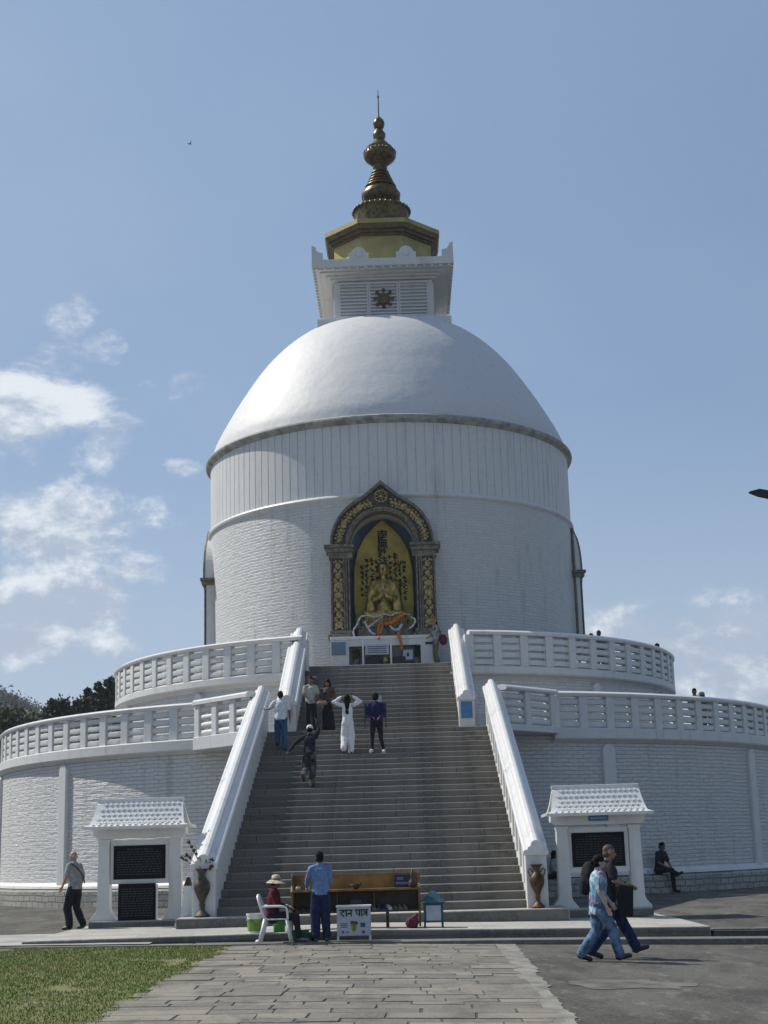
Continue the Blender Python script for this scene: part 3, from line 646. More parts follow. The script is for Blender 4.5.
prof.sort(key=lambda p: p[1]); sp = MB(); sp.lathe(prof, 48, cap=False); spire = sp.build('spire', M['bronze'], st, smooth=50)
for (yy, hp, cnt, sz) in ((209, 28, 34, .075), (199.5, 16, 26, .055), (149, 15.6, 26, .05)):
    T_, hz_ = Tz(yy); z = 1.65 + 59.6 * T_; rr_ = hp * 60 / F / hz_; b = MB()
    for k in range(cnt):
        a = 2 * math.pi * k / cnt; b.ell((rr_ * math.sin(a), -rr_ * math.cos(a), z), (sz, sz, sz * 1.3), 8, 6)
    b.build('bead_ring', M['bronze'], spire, smooth=True)
b = MB(); zt = prof[-1][1]; b.tube([(0, 0, zt - .1), (0, 0, zt + .7), (0, 0, zt + 1.32)], [.035, .03, .015], 8); b.ell((0, 0, zt + .98), (.05, .05, .09)); b.build('finial_rod', M['mould'], spire)
for s_ in (-1, 1):
    for q in (-1, 1):
        b = MB(); b.tube([(s_ * .25, 0, zt - 2.6), (s_ * 1.3, q * .8, 28.3)], .012, 5); b.build('guy_wire', M['black'], spire)
# rainwater pipe and side niches
for th, nm in ((78, 'drainpipe'),):
    b = MB(); b.tube([(7.66 * math.sin(R(th)), -7.66 * math.cos(R(th)), 7.6), (7.66 * math.sin(R(th)), -7.66 * math.cos(R(th)), 14.4)], .06, 8); b.build(nm, M['mould'], st)
# ------------------------------------------------------------------ niche frame generator (local: faces -Y, origin at wall front centre base)
def arc_pts(rx, zc, rz, tip, n_=24):
    pts = []
    for k in range(n_ + 1):
        t = math.pi * k / n_; x = rx * math.cos(t); z = zc + rz * math.sin(t)
        u = max(0, 1 - abs(x) / (rx * .45)); z += tip * (u ** 1.5); pts.append((x, z))
    return pts
def archband(b, inn, out, y0, y1):
    n_ = len(inn); vs = []
    for (xi, zi), (xo, zo) in zip(inn, out): vs += [(xi, y0, zi), (xo, y0, zo), (xo, y1, zo), (xi, y1, zi)]
    fs = [(4 * i + j, 4 * i + 4 + j, 4 * i + 4 + (j + 1) % 4, 4 * i + (j + 1) % 4) for i in range(n_ - 1) for j in range(4)]
    fs += [(0, 1, 2, 3), (4 * n_ - 1, 4 * n_ - 2, 4 * n_ - 3, 4 * n_ - 4)]; b.add(vs, fs)
def niche(root, full=True):
    zb, zc = 9.15, 12.58
    for s_ in (-1, 1):
        b = MB(); x0, x1 = sorted((s_ * 1.20, s_ * 1.92)); b.box(x0, x1, .0, .62, zb, 12.12)
        cl = b.build('column', M['carved'], root)
        b = MB()
        for xx in (1.22, 1.32, 1.40, 1.86): b.box(min(s_ * xx, s_ * (xx + .05)), max(s_ * xx, s_ * (xx + .05)), -.05, .0, zb + .3, 12.12)
        b.build('column_moulding', M['mould'], cl)
        b = MB(); b.box(min(s_ * 1.05, s_ * 2.05), max(s_ * 1.05, s_ * 2.05), -.14, .62, zb, zb + .16).box(min(s_ * 1.12, s_ * 1.98), max(s_ * 1.12, s_ * 1.98), -.08, .6, zb + .16, zb + .30); b.build('column_base', M['mould'], cl, bevel=.02)
        b = MB(); b.box(min(s_ * 1.10, s_ * 1.98), max(s_ * 1.10, s_ * 1.98), -.06, .6, 12.12, 12.34).box(min(s_ * 1.06, s_ * 2.08), max(s_ * 1.06, s_ * 2.08), -.14, .6, 12.34, 12.50).box(min(s_ * 1.02, s_ * 2.14), max(s_ * 1.02, s_ * 2.14), -.20, .6, 12.50, 12.62); b.build('capital', M['mould'], cl, bevel=.02)
        if full:
            rg = random.Random(5 + s_); b = MB(); z = zb + .42
            while z < 12.0:
                kind = int((z - zb) / .72) % 2
                b.ell((s_ * 1.64, -.02, z + .1), (.17 if kind == 0 else .11, .06, .13), 10, 7)
                for q in (-1, 1):
                    b.ell((s_ * 1.64 + q * .12, -.02, z - .04), (.055, .05, .07), 8, 6); b.ell((s_ * 1.64 + q * .07, -.03, z + .26), (.05, .05, .06), 8, 6); b.ell((s_ * 1.64 + q * .15, -.015, z + .24), (.035, .04, .05), 8, 6)
                z += .36
            b.build('column_relief', M['carvegold'], cl, smooth=True)
    no = 40
    outer = arc_pts(1.92, 12.60, 1.93, .48, no); mid = arc_pts(1.84, 12.60, 1.82, .44, no); inner2 = arc_pts(1.36, 12.60, 1.42, .0, no); inner = arc_pts(1.20, 12.60, 1.26, 0, no)
    b = MB(); archband(b, inner2, mid, .02, .62); arch = b.build('arch', M['carved'], root)
    b = MB(); archband(b, mid, outer, -.10, .62); archband(b, inner, inner2, -.02, .60)
    archband(b, arc_pts(1.27, 12.6, 1.33, 0, no), arc_pts(1.34, 12.6, 1.40, 0, no), -.06, -.015); b.build('arch_moulding', M['mould'], arch, smooth=30)
    if full:
        b = MB(); rg = random.Random(9)
        for k in range(1, 36):
            t = math.pi * k / 36
            if abs(t - math.pi / 2) < .2: continue
            for (q, sz) in ((1.60, .085), (1.50, .05), (1.71, .05)):
                a = t + (q - 1.6) * .3; x = q * math.cos(a); z = 12.62 + q * math.sin(a)
                sc = 1 if k % 6 else 1.6
                if q == 1.6: b.ell((x, -.01, z), (sz * sc, .05, sz * .9 * sc), 8, 6)
                elif k % 6: b.ell((x + rg.uniform(-.02, .02), -.005, z + rg.uniform(-.02, .02)), (sz, .045, sz), 8, 6)
        b.build('arch_relief', M['carvegold'], arch, smooth=True)
        b = MB(); zc_ = 14.42; rw = .22
        b.tube([(rw * math.cos(k / 24 * 2 * math.pi), -.04, zc_ + rw * math.sin(k / 24 * 2 * math.pi)) for k in range(25)], .026, 6)
        for k in range(8): a = k * math.pi / 4 + .39; b.tube([(0, -.04, zc_), ((rw + .07) * math.cos(a), -.04, zc_ + (rw + .07) * math.sin(a))], .017, 6)
        b.ell((0, -.05, zc_), (.06, .04, .06)); b.build('wheel_emblem', M['carvegold'], arch, smooth=True)
nr = thing('shrine_niche', 'carved dark and gold arched niche holding the golden Buddha', 'niche', (CX + NX, 52.0, 0))
niche(nr)
# recess interior
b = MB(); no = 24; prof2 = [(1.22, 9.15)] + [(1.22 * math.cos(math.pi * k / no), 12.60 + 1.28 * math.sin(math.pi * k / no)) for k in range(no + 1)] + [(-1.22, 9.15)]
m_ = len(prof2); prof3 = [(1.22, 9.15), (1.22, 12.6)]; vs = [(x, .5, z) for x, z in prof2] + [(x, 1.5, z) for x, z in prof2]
b.add(vs, [(0, 1, 1 + m_, m_), (m_ - 2, m_ - 1, 2 * m_ - 1, 2 * m_ - 2), tuple(range(m_, 2 * m_))]); b.build('recess', M['nicheshade'], nr, smooth=40, recalc=False); b = MB(); b.add([(x, .04, z) for x, z in prof2] + [(x, 1.5, z) for x, z in prof2], [(i, i + 1, i + 1 + m_, i + m_) for i in range(1, m_ - 2)]); b.build('white_reveal', M['white'], nr, smooth=40, recalc=False)
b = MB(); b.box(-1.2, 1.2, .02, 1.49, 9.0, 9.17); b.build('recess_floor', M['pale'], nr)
# gold pointed backdrop
bp_ = [(-1.0, 9.17), (1.0, 9.17), (1.10, 10.6), (1.07, 11.9), (.93, 12.55), (.66, 13.05), (.32, 13.42), (0, 13.70), (-.32, 13.42), (-.66, 13.05), (-.93, 12.55), (-1.07, 11.9), (-1.10, 10.6)]
b = MB(); b.prism([(x * 1.03, z + (z - 9.17) * .03) for x, z in bp_], 1.3, 1.4); back = b.build('gold_backdrop', M['goldpanel'], nr, bevel=.03)
for i, ch in enumerate('南無妙法蓮華経'):
    sz = .42 - .015 * i; text_mesh(ch, sz, 'character', M['ink'], back, (0, 1.29, 13.2 - i * .33), bold=.014)
rg = random.Random(21)
b = MB()
for cx_, z0, z1 in ((-.80, 10.9, 12.0), (-.62, 10.8, 12.25), (-.42, 10.9, 12.3), (-.24, 11.5, 12.2), (.26, 11.5, 12.35), (.46, 11.0, 12.5), (.62, 10.9, 12.1), (.80, 10.8, 12.2)):
    z = z1
    while z > z0:
        for q in range(5):
            a = rg.choice((0, math.pi / 2, .7, -.7)) + rg.uniform(-.25, .25); l = rg.uniform(.03, .10); x = cx_ + rg.uniform(-.05, .05); zz = z + rg.uniform(-.07, .07)
            dx, dz = math.cos(a) * l, math.sin(a) * l; b.tube([(x - dx, 1.293, zz - dz), (x, 1.29, zz + rg.uniform(-.01, .01)), (x + dx, 1.293, zz + dz)], [.010, .024, .008], 5)
        z -= .20
b.build('brush_calligraphy', M['ink'], back)
b = MB(); b.frust(-1.0, 1.0, .15, .98, 9.17, -.95, .95, .2, .98, 9.55).box(-.98, .98, .18, 1.15, 9.55, 9.62).box(-.8, .8, .3, .98, 9.62, 9.85)
b.build('pedestal', M['mould'], nr, bevel=.02)
# side niches
for th, lb in ((-88, 'side niche seen edge-on at the left edge of the drum'), (93, 'side niche seen edge-on at the right edge of the drum')):
    t = R(th); d = Vector((math.sin(t), -math.cos(t), 0)); o = thing('side_niche', lb, 'niche', Vector((CX, CY, 0)) + d * 7.66, t)
    niche(o, False)
    b = MB(); b.box(-1.25, 1.25, .1, .5, 9.1, 13.6); b.build('niche_back', M['pale'], o)
    b = MB(); archband(b, arc_pts(1.86, 12.6, 1.88, .3, 30), arc_pts(1.99, 12.60, 2.0, .50, 30), .0, .75); b.box(-1.99, -1.86, .05, .75, 9.1, 12.6).box(1.86, 1.99, .05, .75, 9.1, 12.6); b.build('niche_surround', M['white'], o)
# altar under the niche
al = thing('altar_base', 'white altar front with open bays beneath the golden Buddha niche', 'altar', (CX + NX, 51.3, 7.95))
b = MB(); b.box(-1.95, 1.95, 0.02, .75, 1.05, 1.17); b.build('altar_top', M['white2'], al, bevel=.02)
b = MB(); b.box(-1.93, -1.28, .04, .7, 0, 1.05); b.build('side_panel', M['white'], al, bevel=.01)
b = MB(); b.box(1.28, 1.93, .04, .7, 0, 1.05); b.build('side_panel', M['white'], al, bevel=.01)
b = MB(); b.box(-1.28, 1.28, .45, .6, .0, 1.05); b.build('back_panel', M['pale'], al)
b = MB(); b.box(-1.28, 1.28, .05, .12, .82, 1.05); b.build('fascia', M['white'], al)
b = MB(); b.box(-1.28, 1.28, .05, .45, .0, .16); b.build('plinth', M['white'], al)
for x in (-.78, .22):
    b = MB(); b.box(x - .03, x + .03, .0, .07, 0, 1.05); b.build('post', M['white2'], al)
b = MB(); b.box(-1.90, -1.40, .0, .035, .52, .98); tag(b.build('notice', M['palesign'], al), 'pale blue notice')
b = MB(); b.box(-.70, .14, .0, .04, .5, .86); nb_ = b.build('banner', M['poster'], al)
b = MB()
for k in range(4): b.box(-.62, .06, -.006, .002, .56 + k * .07, .585 + k * .07)
b.build('banner_text', M['navy'], nb_)
b = MB(); b.box(1.45, 1.85, .02, .036, .82, .90); b.build('small_nameplate', M['navy'], al)
def potplant(x, y, z, h, label, m=M['leaf2']):
    t = thing('potted_plant', label, 'plant', (x, y, z)); b = MB(); b.lathe([(.0, 0), (.10, 0), (.13, .2), (.14, .2), (.12, .22), (0, .2)], 16, cap=False); b.build('pot', M['mould'], t, smooth=40)
    leaves([(0, 0, .22 + h * .5, h * .5), (0, 0, .2 + h * .3, h * .35)], 260, .045, m, 'foliage', t, 1.2, 3)
    b = MB(); b.tube([(0, 0, .15), (0, 0, .2 + h * .6)], .012, 5); b.build('stem', M['bark'], t)
ax = CX + NX
potplant(ax - 1.03, 51.58, 8.11, .36, 'bushy potted plant in the left bay of the altar front', M['leaf2'])
potplant(ax + 1.12, 51.58, 8.11, .42, 'dark leafy potted plant in the right bay of the altar front', M['leaf'])
b = MB(); b.box(-.28, .28, -.1, .1, 0, .28).box(-.22, .22, -.105, .1, .12, .26); o = place(b.build('black_box', M['black'], bevel=.01), (ax - .42, 51.5, 8.11)); tag(o, 'low black box in the middle bay of the altar front', 'box')
b = MB(); b.box(-.28, .28, -.1, .1, 0, .26); o = place(b.build('black_box', M['black'], bevel=.01), (ax + .46, 51.5, 8.11)); tag(o, 'low black box beside the framed picture under the altar', 'box')
pf = thing('framed_picture', 'white square picture in dark frame under the altar top', 'picture', (ax + .82, 51.42, 8.18))
MB().box(-.24, .24, 0, .04, 0, .5).build('frame', M['teal'], pf); MB().box(-.17, .17, -.01, .0, .07, .42).build('picture', M['poster'], pf); MB().ell((0, -.012, .25), (.05, .006, .08)).build('figure_mark', M['navy'], pf)
b = MB(); b.lathe([(0, 0), (.1, 0), (.13, .12), (.11, .26), (.08, .28), (0, .28)], 16, cap=False); o = place(b.build('gold_urn', M['gold'], smooth=True), (ax + .02, 51.5, 8.11)); tag(o, 'small golden urn in the middle bay of the altar front', 'urn')
# ------------------------------------------------------------------ Buddha statue
bu = MB()
Z0 = 9.85
def c(a, b_, ra, rb, flat=1., side=(1, 0, 0)): bu.cap((a[0], a[1], a[2]), (b_[0], b_[1], b_[2]), ra, rb, flat, side)
c((0, .05, .20), (0, .07, .55), .36, .30, .72); c((0, .07, .55), (0, .05, .95), .30, .40, .62); c((-.34, .05, 1.10), (.34, .05, 1.10), .17, .17); c((0, .05, 1.1), (0, .03, 1.42), .13, .12)
bu.ell((0, 0, 1.55), (.225, .2, .215)); bu.ell((0, -.02, 1.45), (.18, .16, .11)); bu.ell((0, .04, 1.77), (.11, .10, .08)); bu.ell((0, .03, 1.65), (.215, .185, .115))
bu.ell((0, -.205, 1.54), (.035, .04, .05))
for s_ in (-1, 1):
    bu.ell((s_ * .225, .02, 1.51), (.03, .05, .10))
    c((s_ * .42, .05, 1.08), (s_ * .52, -.02, .62), .155, .13); c((s_ * .52, -.02, .62), (s_ * .14, -.33, .70), .13, .075)
    bu.cap((s_ * .13, -.36, .70), (s_ * .04, -.40, .84), .07, .05, .5, (0, 0, 1))
    for k in range(4): bu.cap((s_ * (.02 + .03 * k), -.40, .84 - .015 * k), (-s_ * .02 + s_ * .03 * k, -.43, .96 - .03 * k), .02, .016)
    c((s_ * .2, .05, .18), (s_ * .74, -.20, .14), .22, .17, .85); c((s_ * .74, -.22, .14), (-s_ * .06, -.46, .13 + (.05 if s_ > 0 else -.02)), .17, .09, .9)
    bu.cap((-s_ * .08, -.46, .2 if s_ > 0 else .1), (-s_ * .26, -.44, .2 if s_ > 0 else .08), .075, .05, .7)
    c((s_ * .42, .02, 1.1), (s_ * .58, -.05, .35), .17, .22, .6)
statue = remesh(bu, 'buddha_statue', M['gold_leafed'], None, .016, 3, .012, 7); place(statue, (CX + NX, 52.62, Z0)); statue.scale = (.90, .95, 1.24)
tag(statue, 'large seated golden Buddha with hands raised at the chest inside the niche', 'statue')
b = MB(); rgc = random.Random(3)
for k in range(420):
    u = rgc.random() ** .5; a = rgc.uniform(0, 2 * math.pi); ph = rgc.uniform(-.05, 1) * math.pi / 2
    p = Vector((.222 * math.cos(ph) * math.cos(a), .195 * math.cos(ph) * math.sin(a) + .03, 1.64 + .14 * math.sin(ph)))
    if p.y < -.05 and p.z < 1.68: continue
    b.ell(p, .02, 6, 4)
b.build('hair_curls', M['carved'], statue)
b = MB()
for k in range(16):
    for row in range(2):
        a = -math.pi / 2 + (k - 7.5) * .185; r1_ = 1.0; x = .92 * math.sin(a + math.pi / 2); y = -.50 * math.cos(a + math.pi / 2)
        b.ell((x, y, -.02 - row * .12), (.10, .05, .085), 8, 6)
b.ell((0, 0, -.05), (.92, .50, .12), 32, 8); b.build('lotus_seat', M['gold'], statue, smooth=True)
# scarves and garlands
def drape(name, pts, w_, m, label, cat, loc, group=None, tube=False):
    b = MB()
    if tube: b.tube(pts, w_, 7)
    else:
        vs = []; q = len(pts)
        for i, p in enumerate(pts):
            wv = w_ * .8 * (1 + .35 * math.sin(i * 1.7)); d = Vector(pts[min(i + 1, q - 1)]) - Vector(pts[max(i - 1, 0)]); nn = Vector((-d.z, 0, d.x)); nn = nn.normalized() if nn.length > 0 else Vector((1, 0, 0)); p = Vector(p)
            vs += [p - nn * wv, p + Vector((0, -.03, 0)), p + nn * wv, p + Vector((0, .02, 0))]
        b.add(vs, [(4 * i + j, 4 * i + 4 + j, 4 * i + 4 + (j + 1) % 4, 4 * i + (j + 1) % 4) for i in range(q - 1) for j in range(4)] + [(0, 1, 2, 3), (4 * q - 1, 4 * q - 2, 4 * q - 3, 4 * q - 4)])
    o = b.build(name, m, None, smooth=True); place(o, loc); return tag(o, label, cat, group)
L0 = (CX + NX, 52.0, 0)
G = 'scarves hung in front of the Buddha'
drape('scarf', curve([(-.55, .15, 10.0), (-.85, .0, 9.93), (-.98, -.1, 9.65), (-1.12, -.2, 9.4), (-1.08, -.3, 9.12)]), .045, M['khata'], 'long white scarf arching down from the far left of the altar', 'scarf', L0, G)
drape('scarf', curve([(-.72, .05, 9.78), (-.60, -.1, 9.5), (-.45, -.2, 9.3), (-.33, -.2, 9.25)]), .05, M['khata'], 'white scarf falling to the right, left of the orange garland', 'scarf', L0, G)
drape('scarf', curve([(-.05, .05, 9.92), (-.2, -.05, 9.8), (-.45, -.12, 9.62), (-.6, -.1, 9.52)]), .045, M['khata'], 'white scarf slanting down to the left below the Buddha', 'scarf', L0, G)
drape('scarf', curve([(.2, -.12, 9.58), (.32, -.18, 9.42), (.5, -.2, 9.40), (.64, -.14, 9.60)]), .06, M['khata'], 'white scarf looped in a short curve under the orange cloth', 'scarf', L0, G)
drape('scarf', curve([(.95, .1, 9.9), (1.12, -.1, 9.75), (1.05, -.15, 9.55), (.9, -.2, 9.42)]), .045, M['khata'], 'white scarf hanging at the right end of the altar', 'scarf', L0, G)
for i, x in enumerate((-.2, .05, .3, .55, .8)):
    pass
drape('scarf', curve([(-.6, .0, 9.98), (-.3, -.08, 9.9), (0, -.08, 10.0), (.25, -.08, 9.93), (.5, -.08, 10.02), (.95, 0, 9.95)]), .03, M['khata'], 'thin white scarf strung across the knees of the Buddha', 'scarf', L0, G)
drape('orange_cloth', curve([(.02, -.14, 9.62), (.3, -.16, 9.68), (.5, -.16, 9.82), (.72, -.12, 9.98)]), .11, M['orange'], 'bright orange cloth draped slantwise below the Buddha', 'cloth', L0)
def garland(pts, label):
    b = MB()
    for p in curve(pts, 7): b.ell(p, .055, 7, 5)
    o = b.build('garland', M['orange'], None, smooth=True); place(o, L0); tag(o, label, 'garland', 'marigold garlands on the altar')
garland([(-.12, -.1, 9.8), (-.2, -.2, 9.5), (-.22, -.3, 9.15), (-.2, -.78, 9.02)], 'orange marigold garland hanging left of the altar middle')
garland([(-.10, -.1, 9.75), (-.08, -.2, 9.5), (-.14, -.3, 9.25)], 'short orange marigold garland next to the longer one')
garland([(.55, -.3, 9.3), (.5, -.72, 9.17), (.56, -.78, 8.95), (.60, -.78, 8.62)], 'yellow orange marigold garland hanging over the altar edge')
# ------------------------------------------------------------------ terraces
Z1, Z2 = 5.15, 7.95
R1, R2 = 15.75, 11.5
LX, UX = .285, .47
lt = thing('lower_terrace', 'wide round white brick terrace wall at the base of the monument', 'terrace', (LX, CY, 0))
def open1(th, z): return abs(th - (-1.8)) < 11.5
def thwall(name, Rr_, z0, z1, seg, m, parent, gap, smooth=True):
    b = MB(); na = seg + 1; b2 = []
    for z in (z0, z1):
        for i in range(na):
            t = R(-180 + 360 * i / seg); b2.append(((Rr_ * math.sin(t), -Rr_ * math.cos(t), z), (Rr_ * t, z)))
    fs = []
    for i in range(seg):
        th = -180 + 360 * (i + .5) / seg
        if gap[0] < th < gap[1]: continue
        fs.append((i, i + 1, na + i + 1, na + i))
    b.add([q[0] for q in b2], fs, [q[1] for q in b2]); return b.build(name, m, parent, smooth=smooth, recalc=False)
thwall('wall', 15.45, 0, 5.0, 360, M['brick_rough'], lt, (-13, 9))
b = MB(); b.ring([(14.9, 4.76), (15.50, 4.76), (15.53, 4.80), (15.63, 4.85), (15.66, 4.90), (15.66, 5.18), (15.58, 5.22), (14.9, 5.22)], 300, 19.3, 338.0); b.build('string_course', M['white'], lt, smooth=30)
b = MB(); b.ring([(15.0, -.2), (15.98, -.2), (15.98, .62), (15.92, .66), (15.0, .70)], 300, 13.5, 345); b.build('stone_ledge', M['ledge'], lt, smooth=30)
b = MB(); b.ring([(15.1, .70), (15.62, .70), (15.60, .78), (15.50, .88), (15.1, .88)], 300, 13.5, 345); b.build('ledge_moulding', M['white'], lt, smooth=30)
b = MB(); b.lathe([(15.2, Z1 - .05), (15.2, Z1)], 180); b.build('floor', M['concrete'], lt)
for th in (-72, -44.8, 26.5, 53.5, 77):
    b = MB(); t = R(th); ztop = 4.74
    pts = [(-.24, .7), (.24, .7), (.24, ztop - .24), (.2, ztop - .1), (.1, ztop - .02), (0, ztop), (-.1, ztop - .02), (-.2, ztop - .1), (-.24, ztop - .24)]
    b.prism(pts, -15.57, -15.3); b.xf(Matrix.Rotation(t, 4, 'Z')); b.build('pilaster', M['white'], lt, bevel=.05)
ut = thing('upper_terrace', 'smaller round white terrace wall standing on the lower terrace', 'terrace', (UX, CY, 0))
thwall('wall', 11.08, Z1, 7.5, 320, M['brick'], ut, (-14, 10))
b = MB(); b.ring([(10.8, 7.28), (11.14, 7.28), (11.18, 7.33), (11.36, 7.38), (11.40, 7.43), (11.40, 7.64), (11.34, 7.68), (10.8, 7.68)], 240, 13.5, 344.0); b.build('string_course', M['white'], ut, smooth=30)
b = MB(); b.ring([(7.2, 7.60), (11.0, 7.60), (11.0, 7.65), (7.2, 7.65)], 160, 15.5, 342.5); b.build('floor', M['concrete'], ut)
for th in (-66, -38, 40, 66):
    b = MB(); t = R(th); ztop = 7.24
    pts = [(-.2, 5.15), (.2, 5.15), (.2, ztop - .2), (.16, ztop - .08), (0, ztop), (-.16, ztop - .08), (-.2, ztop - .2)]
    b.prism(pts, -11.28, -11.0); b.xf(Matrix.Rotation(t, 4, 'Z')); b.build('pilaster', M['white'], ut, bevel=.04)
# ------------------------------------------------------------------ balustrades
def balustrade(label, Rr_, zb, ztop, a0, a1, step, halfp=.15, cx=0.):
    o = thing('balustrade', label, 'balustrade', (cx, CY, 0), group='white terrace balustrades')
    zc_ = ztop - .17; nseg = max(8, int(abs(a1 - a0) * 1.2))
    b = MB(); b.ring([(Rr_ - .2, zc_), (Rr_ + .16, zc_), (Rr_ + .2, zc_ + .05), (Rr_ + .2, zc_ + .10), (Rr_ + .12, zc_ + .16), (Rr_, zc_ + .175), (Rr_ - .12, zc_ + .16), (Rr_ - .2, zc_ + .10)], nseg, a0, a1)
    b.build('coping', M['white2'], o, smooth=40)
    post = infill = None; k = int(abs(a1 - a0) / step); H = zc_ - zb
    for i in range(k + 1):
        th = a0 + (a1 - a0) * i / k
        if post is None:
            b = MB(); b.box(-halfp, halfp, -Rr_ - .14, -Rr_ + .14, zb - .02, zc_ + .01); post = b.build('post', M['white'], o, bevel=.02); p = post
        else: p = inst(post, o)
        p.rotation_euler = (0, 0, R(th))
        if i == k: break
        thm = th + (a1 - a0) / k / 2
        if infill is None:
            b = MB(); half = Rr_ * R(abs(a1 - a0) / k) / 2 - halfp + .03; nb_ = 4; pitch = (H - .05) / nb_
            for q in range(nb_):
                zc2 = zb + pitch * (q + .5); vs = []; ns = 15
                for si in range(ns):
                    s_ = -1 + 2 * si / (ns - 1); e = min(1, max(0, (1 - abs(s_)) / .38)); e = e * e * (3 - 2 * e)
                    hh = pitch * .505 * (1 - .21 * e); dd = .08 + .03 * e
                    for t_ in range(10):
                        a = 2 * math.pi * t_ / 10; cx_, sx_ = math.cos(a), math.sin(a)
                        vs.append((s_ * half, -Rr_ + dd * math.copysign(abs(cx_) ** .6, cx_), zc2 + hh * math.copysign(abs(sx_) ** .5, sx_)))
                b.add(vs, [(i_ * 10 + t_, i_ * 10 + (t_ + 1) % 10, (i_ + 1) * 10 + (t_ + 1) % 10, (i_ + 1) * 10 + t_) for i_ in range(ns - 1) for t_ in range(10)] + [tuple(range(10)), tuple(range(ns * 10 - 1, ns * 10 - 11, -1))])
            infill = b.build('balusters', M['white'], o, smooth=50); p = infill
        else: p = inst(infill, o)
        p.rotation_euler = (0, 0, R(thm))
    return o
balustrade('curved white balustrade of the lower terrace, left of the stairs', 15.4, 5.215, 6.37, -22.3, -100, 3.55, cx=LX)
balustrade('curved white balustrade of the lower terrace, right of the stairs', 15.4, 5.215, 6.37, 19.8, 100, 3.55, cx=LX)
balustrade('curved white balustrade of the upper terrace, left of the stairs', 11.25, 7.675, 8.90, -15.6, -100, 4.85, cx=UX)
balustrade('curved white balustrade of the upper terrace, right of the stairs', 11.25, 7.675, 8.90, 13.4, 100, 4.85, cx=UX)
# projecting fascia beside the left parapet of the lower terrace
bx = thing('fascia_block', 'projecting white block under the lower railing beside the left stair wall', 'block', (0, 0, 0))
b = MB(); b.prism([(-5.74, 45.02), (-3.80, 42.86), (-3.80, 46), (-5.74, 46)], 4.80, 5.205, 'z'); b.build('block', M['white'], bx, bevel=.02)
bx2 = thing('fascia_block', 'projecting white block under the lower railing beside the right stair wall', 'block', (0, 0, 0))
b = MB(); b.prism([(5.55, 44.86), (5.55, 46), (3.80, 46), (3.80, 42.92)], 5.0, 5.205, 'z'); b.build('block', M['white'], bx2, bevel=.02)
def straight_rail(label, ax, ay, bx_, by, zb, ztop, n_, halfp=.13):
    L = math.hypot(bx_ - ax, by - ay); o = thing('balustrade', label, 'balustrade', (ax, ay, 0), math.atan2(by - ay, bx_ - ax), group='white terrace balustrades')
    zc_ = ztop - .17; H = zc_ - zb
    b = MB(); b.prism([(-.2, zc_), (.16, zc_), (.2, zc_ + .05), (.2, zc_ + .10), (.12, zc_ + .16), (0, zc_ + .175), (-.12, zc_ + .16), (-.2, zc_ + .10)], -.05, L, 'x'); b.build('coping', M['white2'], o)
    for i in range(n_):
        x = L * (i + .12) / n_; MB().box(x - halfp, x + halfp, -.14, .14, zb - .01, zc_ + .01).build('post', M['white'], o, bevel=.02)
        xa, xb_ = x + halfp - .03, L * (i + 1.12) / n_ - halfp + .03; half = (xb_ - xa) / 2; xm_ = (xa + xb_) / 2; b = MB(); pitch = (H - .05) / 4
        for q in range(4):
            zc2 = zb + pitch * (q + .5); vs = []; ns = 11
            for si in range(ns):
                s_ = -1 + 2 * si / (ns - 1); e = min(1, max(0, (1 - abs(s_)) / .38)); e = e * e * (3 - 2 * e); hh = pitch * .505 * (1 - .21 * e); dd = .08 + .03 * e
                for t_ in range(10):
                    a = 2 * math.pi * t_ / 10; vs.append((xm_ + s_ * half, dd * math.copysign(abs(math.cos(a)) ** .8, math.cos(a)), zc2 + hh * math.copysign(abs(math.sin(a)) ** .7, math.sin(a))))
            b.add(vs, [(i_ * 10 + t_, i_ * 10 + (t_ + 1) % 10, (i_ + 1) * 10 + (t_ + 1) % 10, (i_ + 1) * 10 + t_) for i_ in range(ns - 1) for t_ in range(10)] + [tuple(range(10)), tuple(range(ns * 10 - 1, ns * 10 - 11, -1))])
        b.build('balusters', M['white'], o, smooth=50)
straight_rail('short straight white balustrade between the lower curved railing and the left stair wall', -5.60, 45.16, -3.72, 43.06, 5.20, 6.37, 3)
straight_rail('short straight white balustrade between the lower curved railing and the right stair wall', 5.42, 45.02, 3.72, 43.14, 5.20, 6.37, 2)
# ------------------------------------------------------------------ stairs
def stairs(label, y0, z0, y1, z1, nst, half, x_off=0.):
    o = thing('staircase', label, 'staircase', (x_off, y0, z0)); tr_ = (y1 - y0) / nst; rs = (z1 - z0) / nst; src = None
    rgs = random.Random(int(y0))
    for i in range(nst):
        b = MB(); d = rgs.uniform(-.004, .004)
        b.box(-half, half, 0, tr_ * 1.3 if i < nst - 1 else tr_, -rs - .3, 0)
        s_ = b.build('step', M['step'], o, bevel=.022, bseg=3); s_.location = (0, i * tr_, (i + 1) * rs + d)
    return o
stairs('broad lower flight of grey stone steps up to the landing', 31.3, .40, 43.55, 5.15, 28, 3.27)
stairs('narrower upper flight of grey stone steps below the altar', 44.6, 5.152, 50.5, 7.95, 16, 2.52)
ld = thing('landing', 'grey stone landing between the two flights of steps', 'landing', (0, 0, 0))
MB().box(-3.27, 3.27, 43.55, 46.0, 4.8, 5.146).build('landing_floor', M['step'], ld, bevel=.01)
MB().box(-2.52, 2.52, 50.5, 52.4, 7.6, 7.946).build('altar_floor', M['step'], ld, bevel=.01)
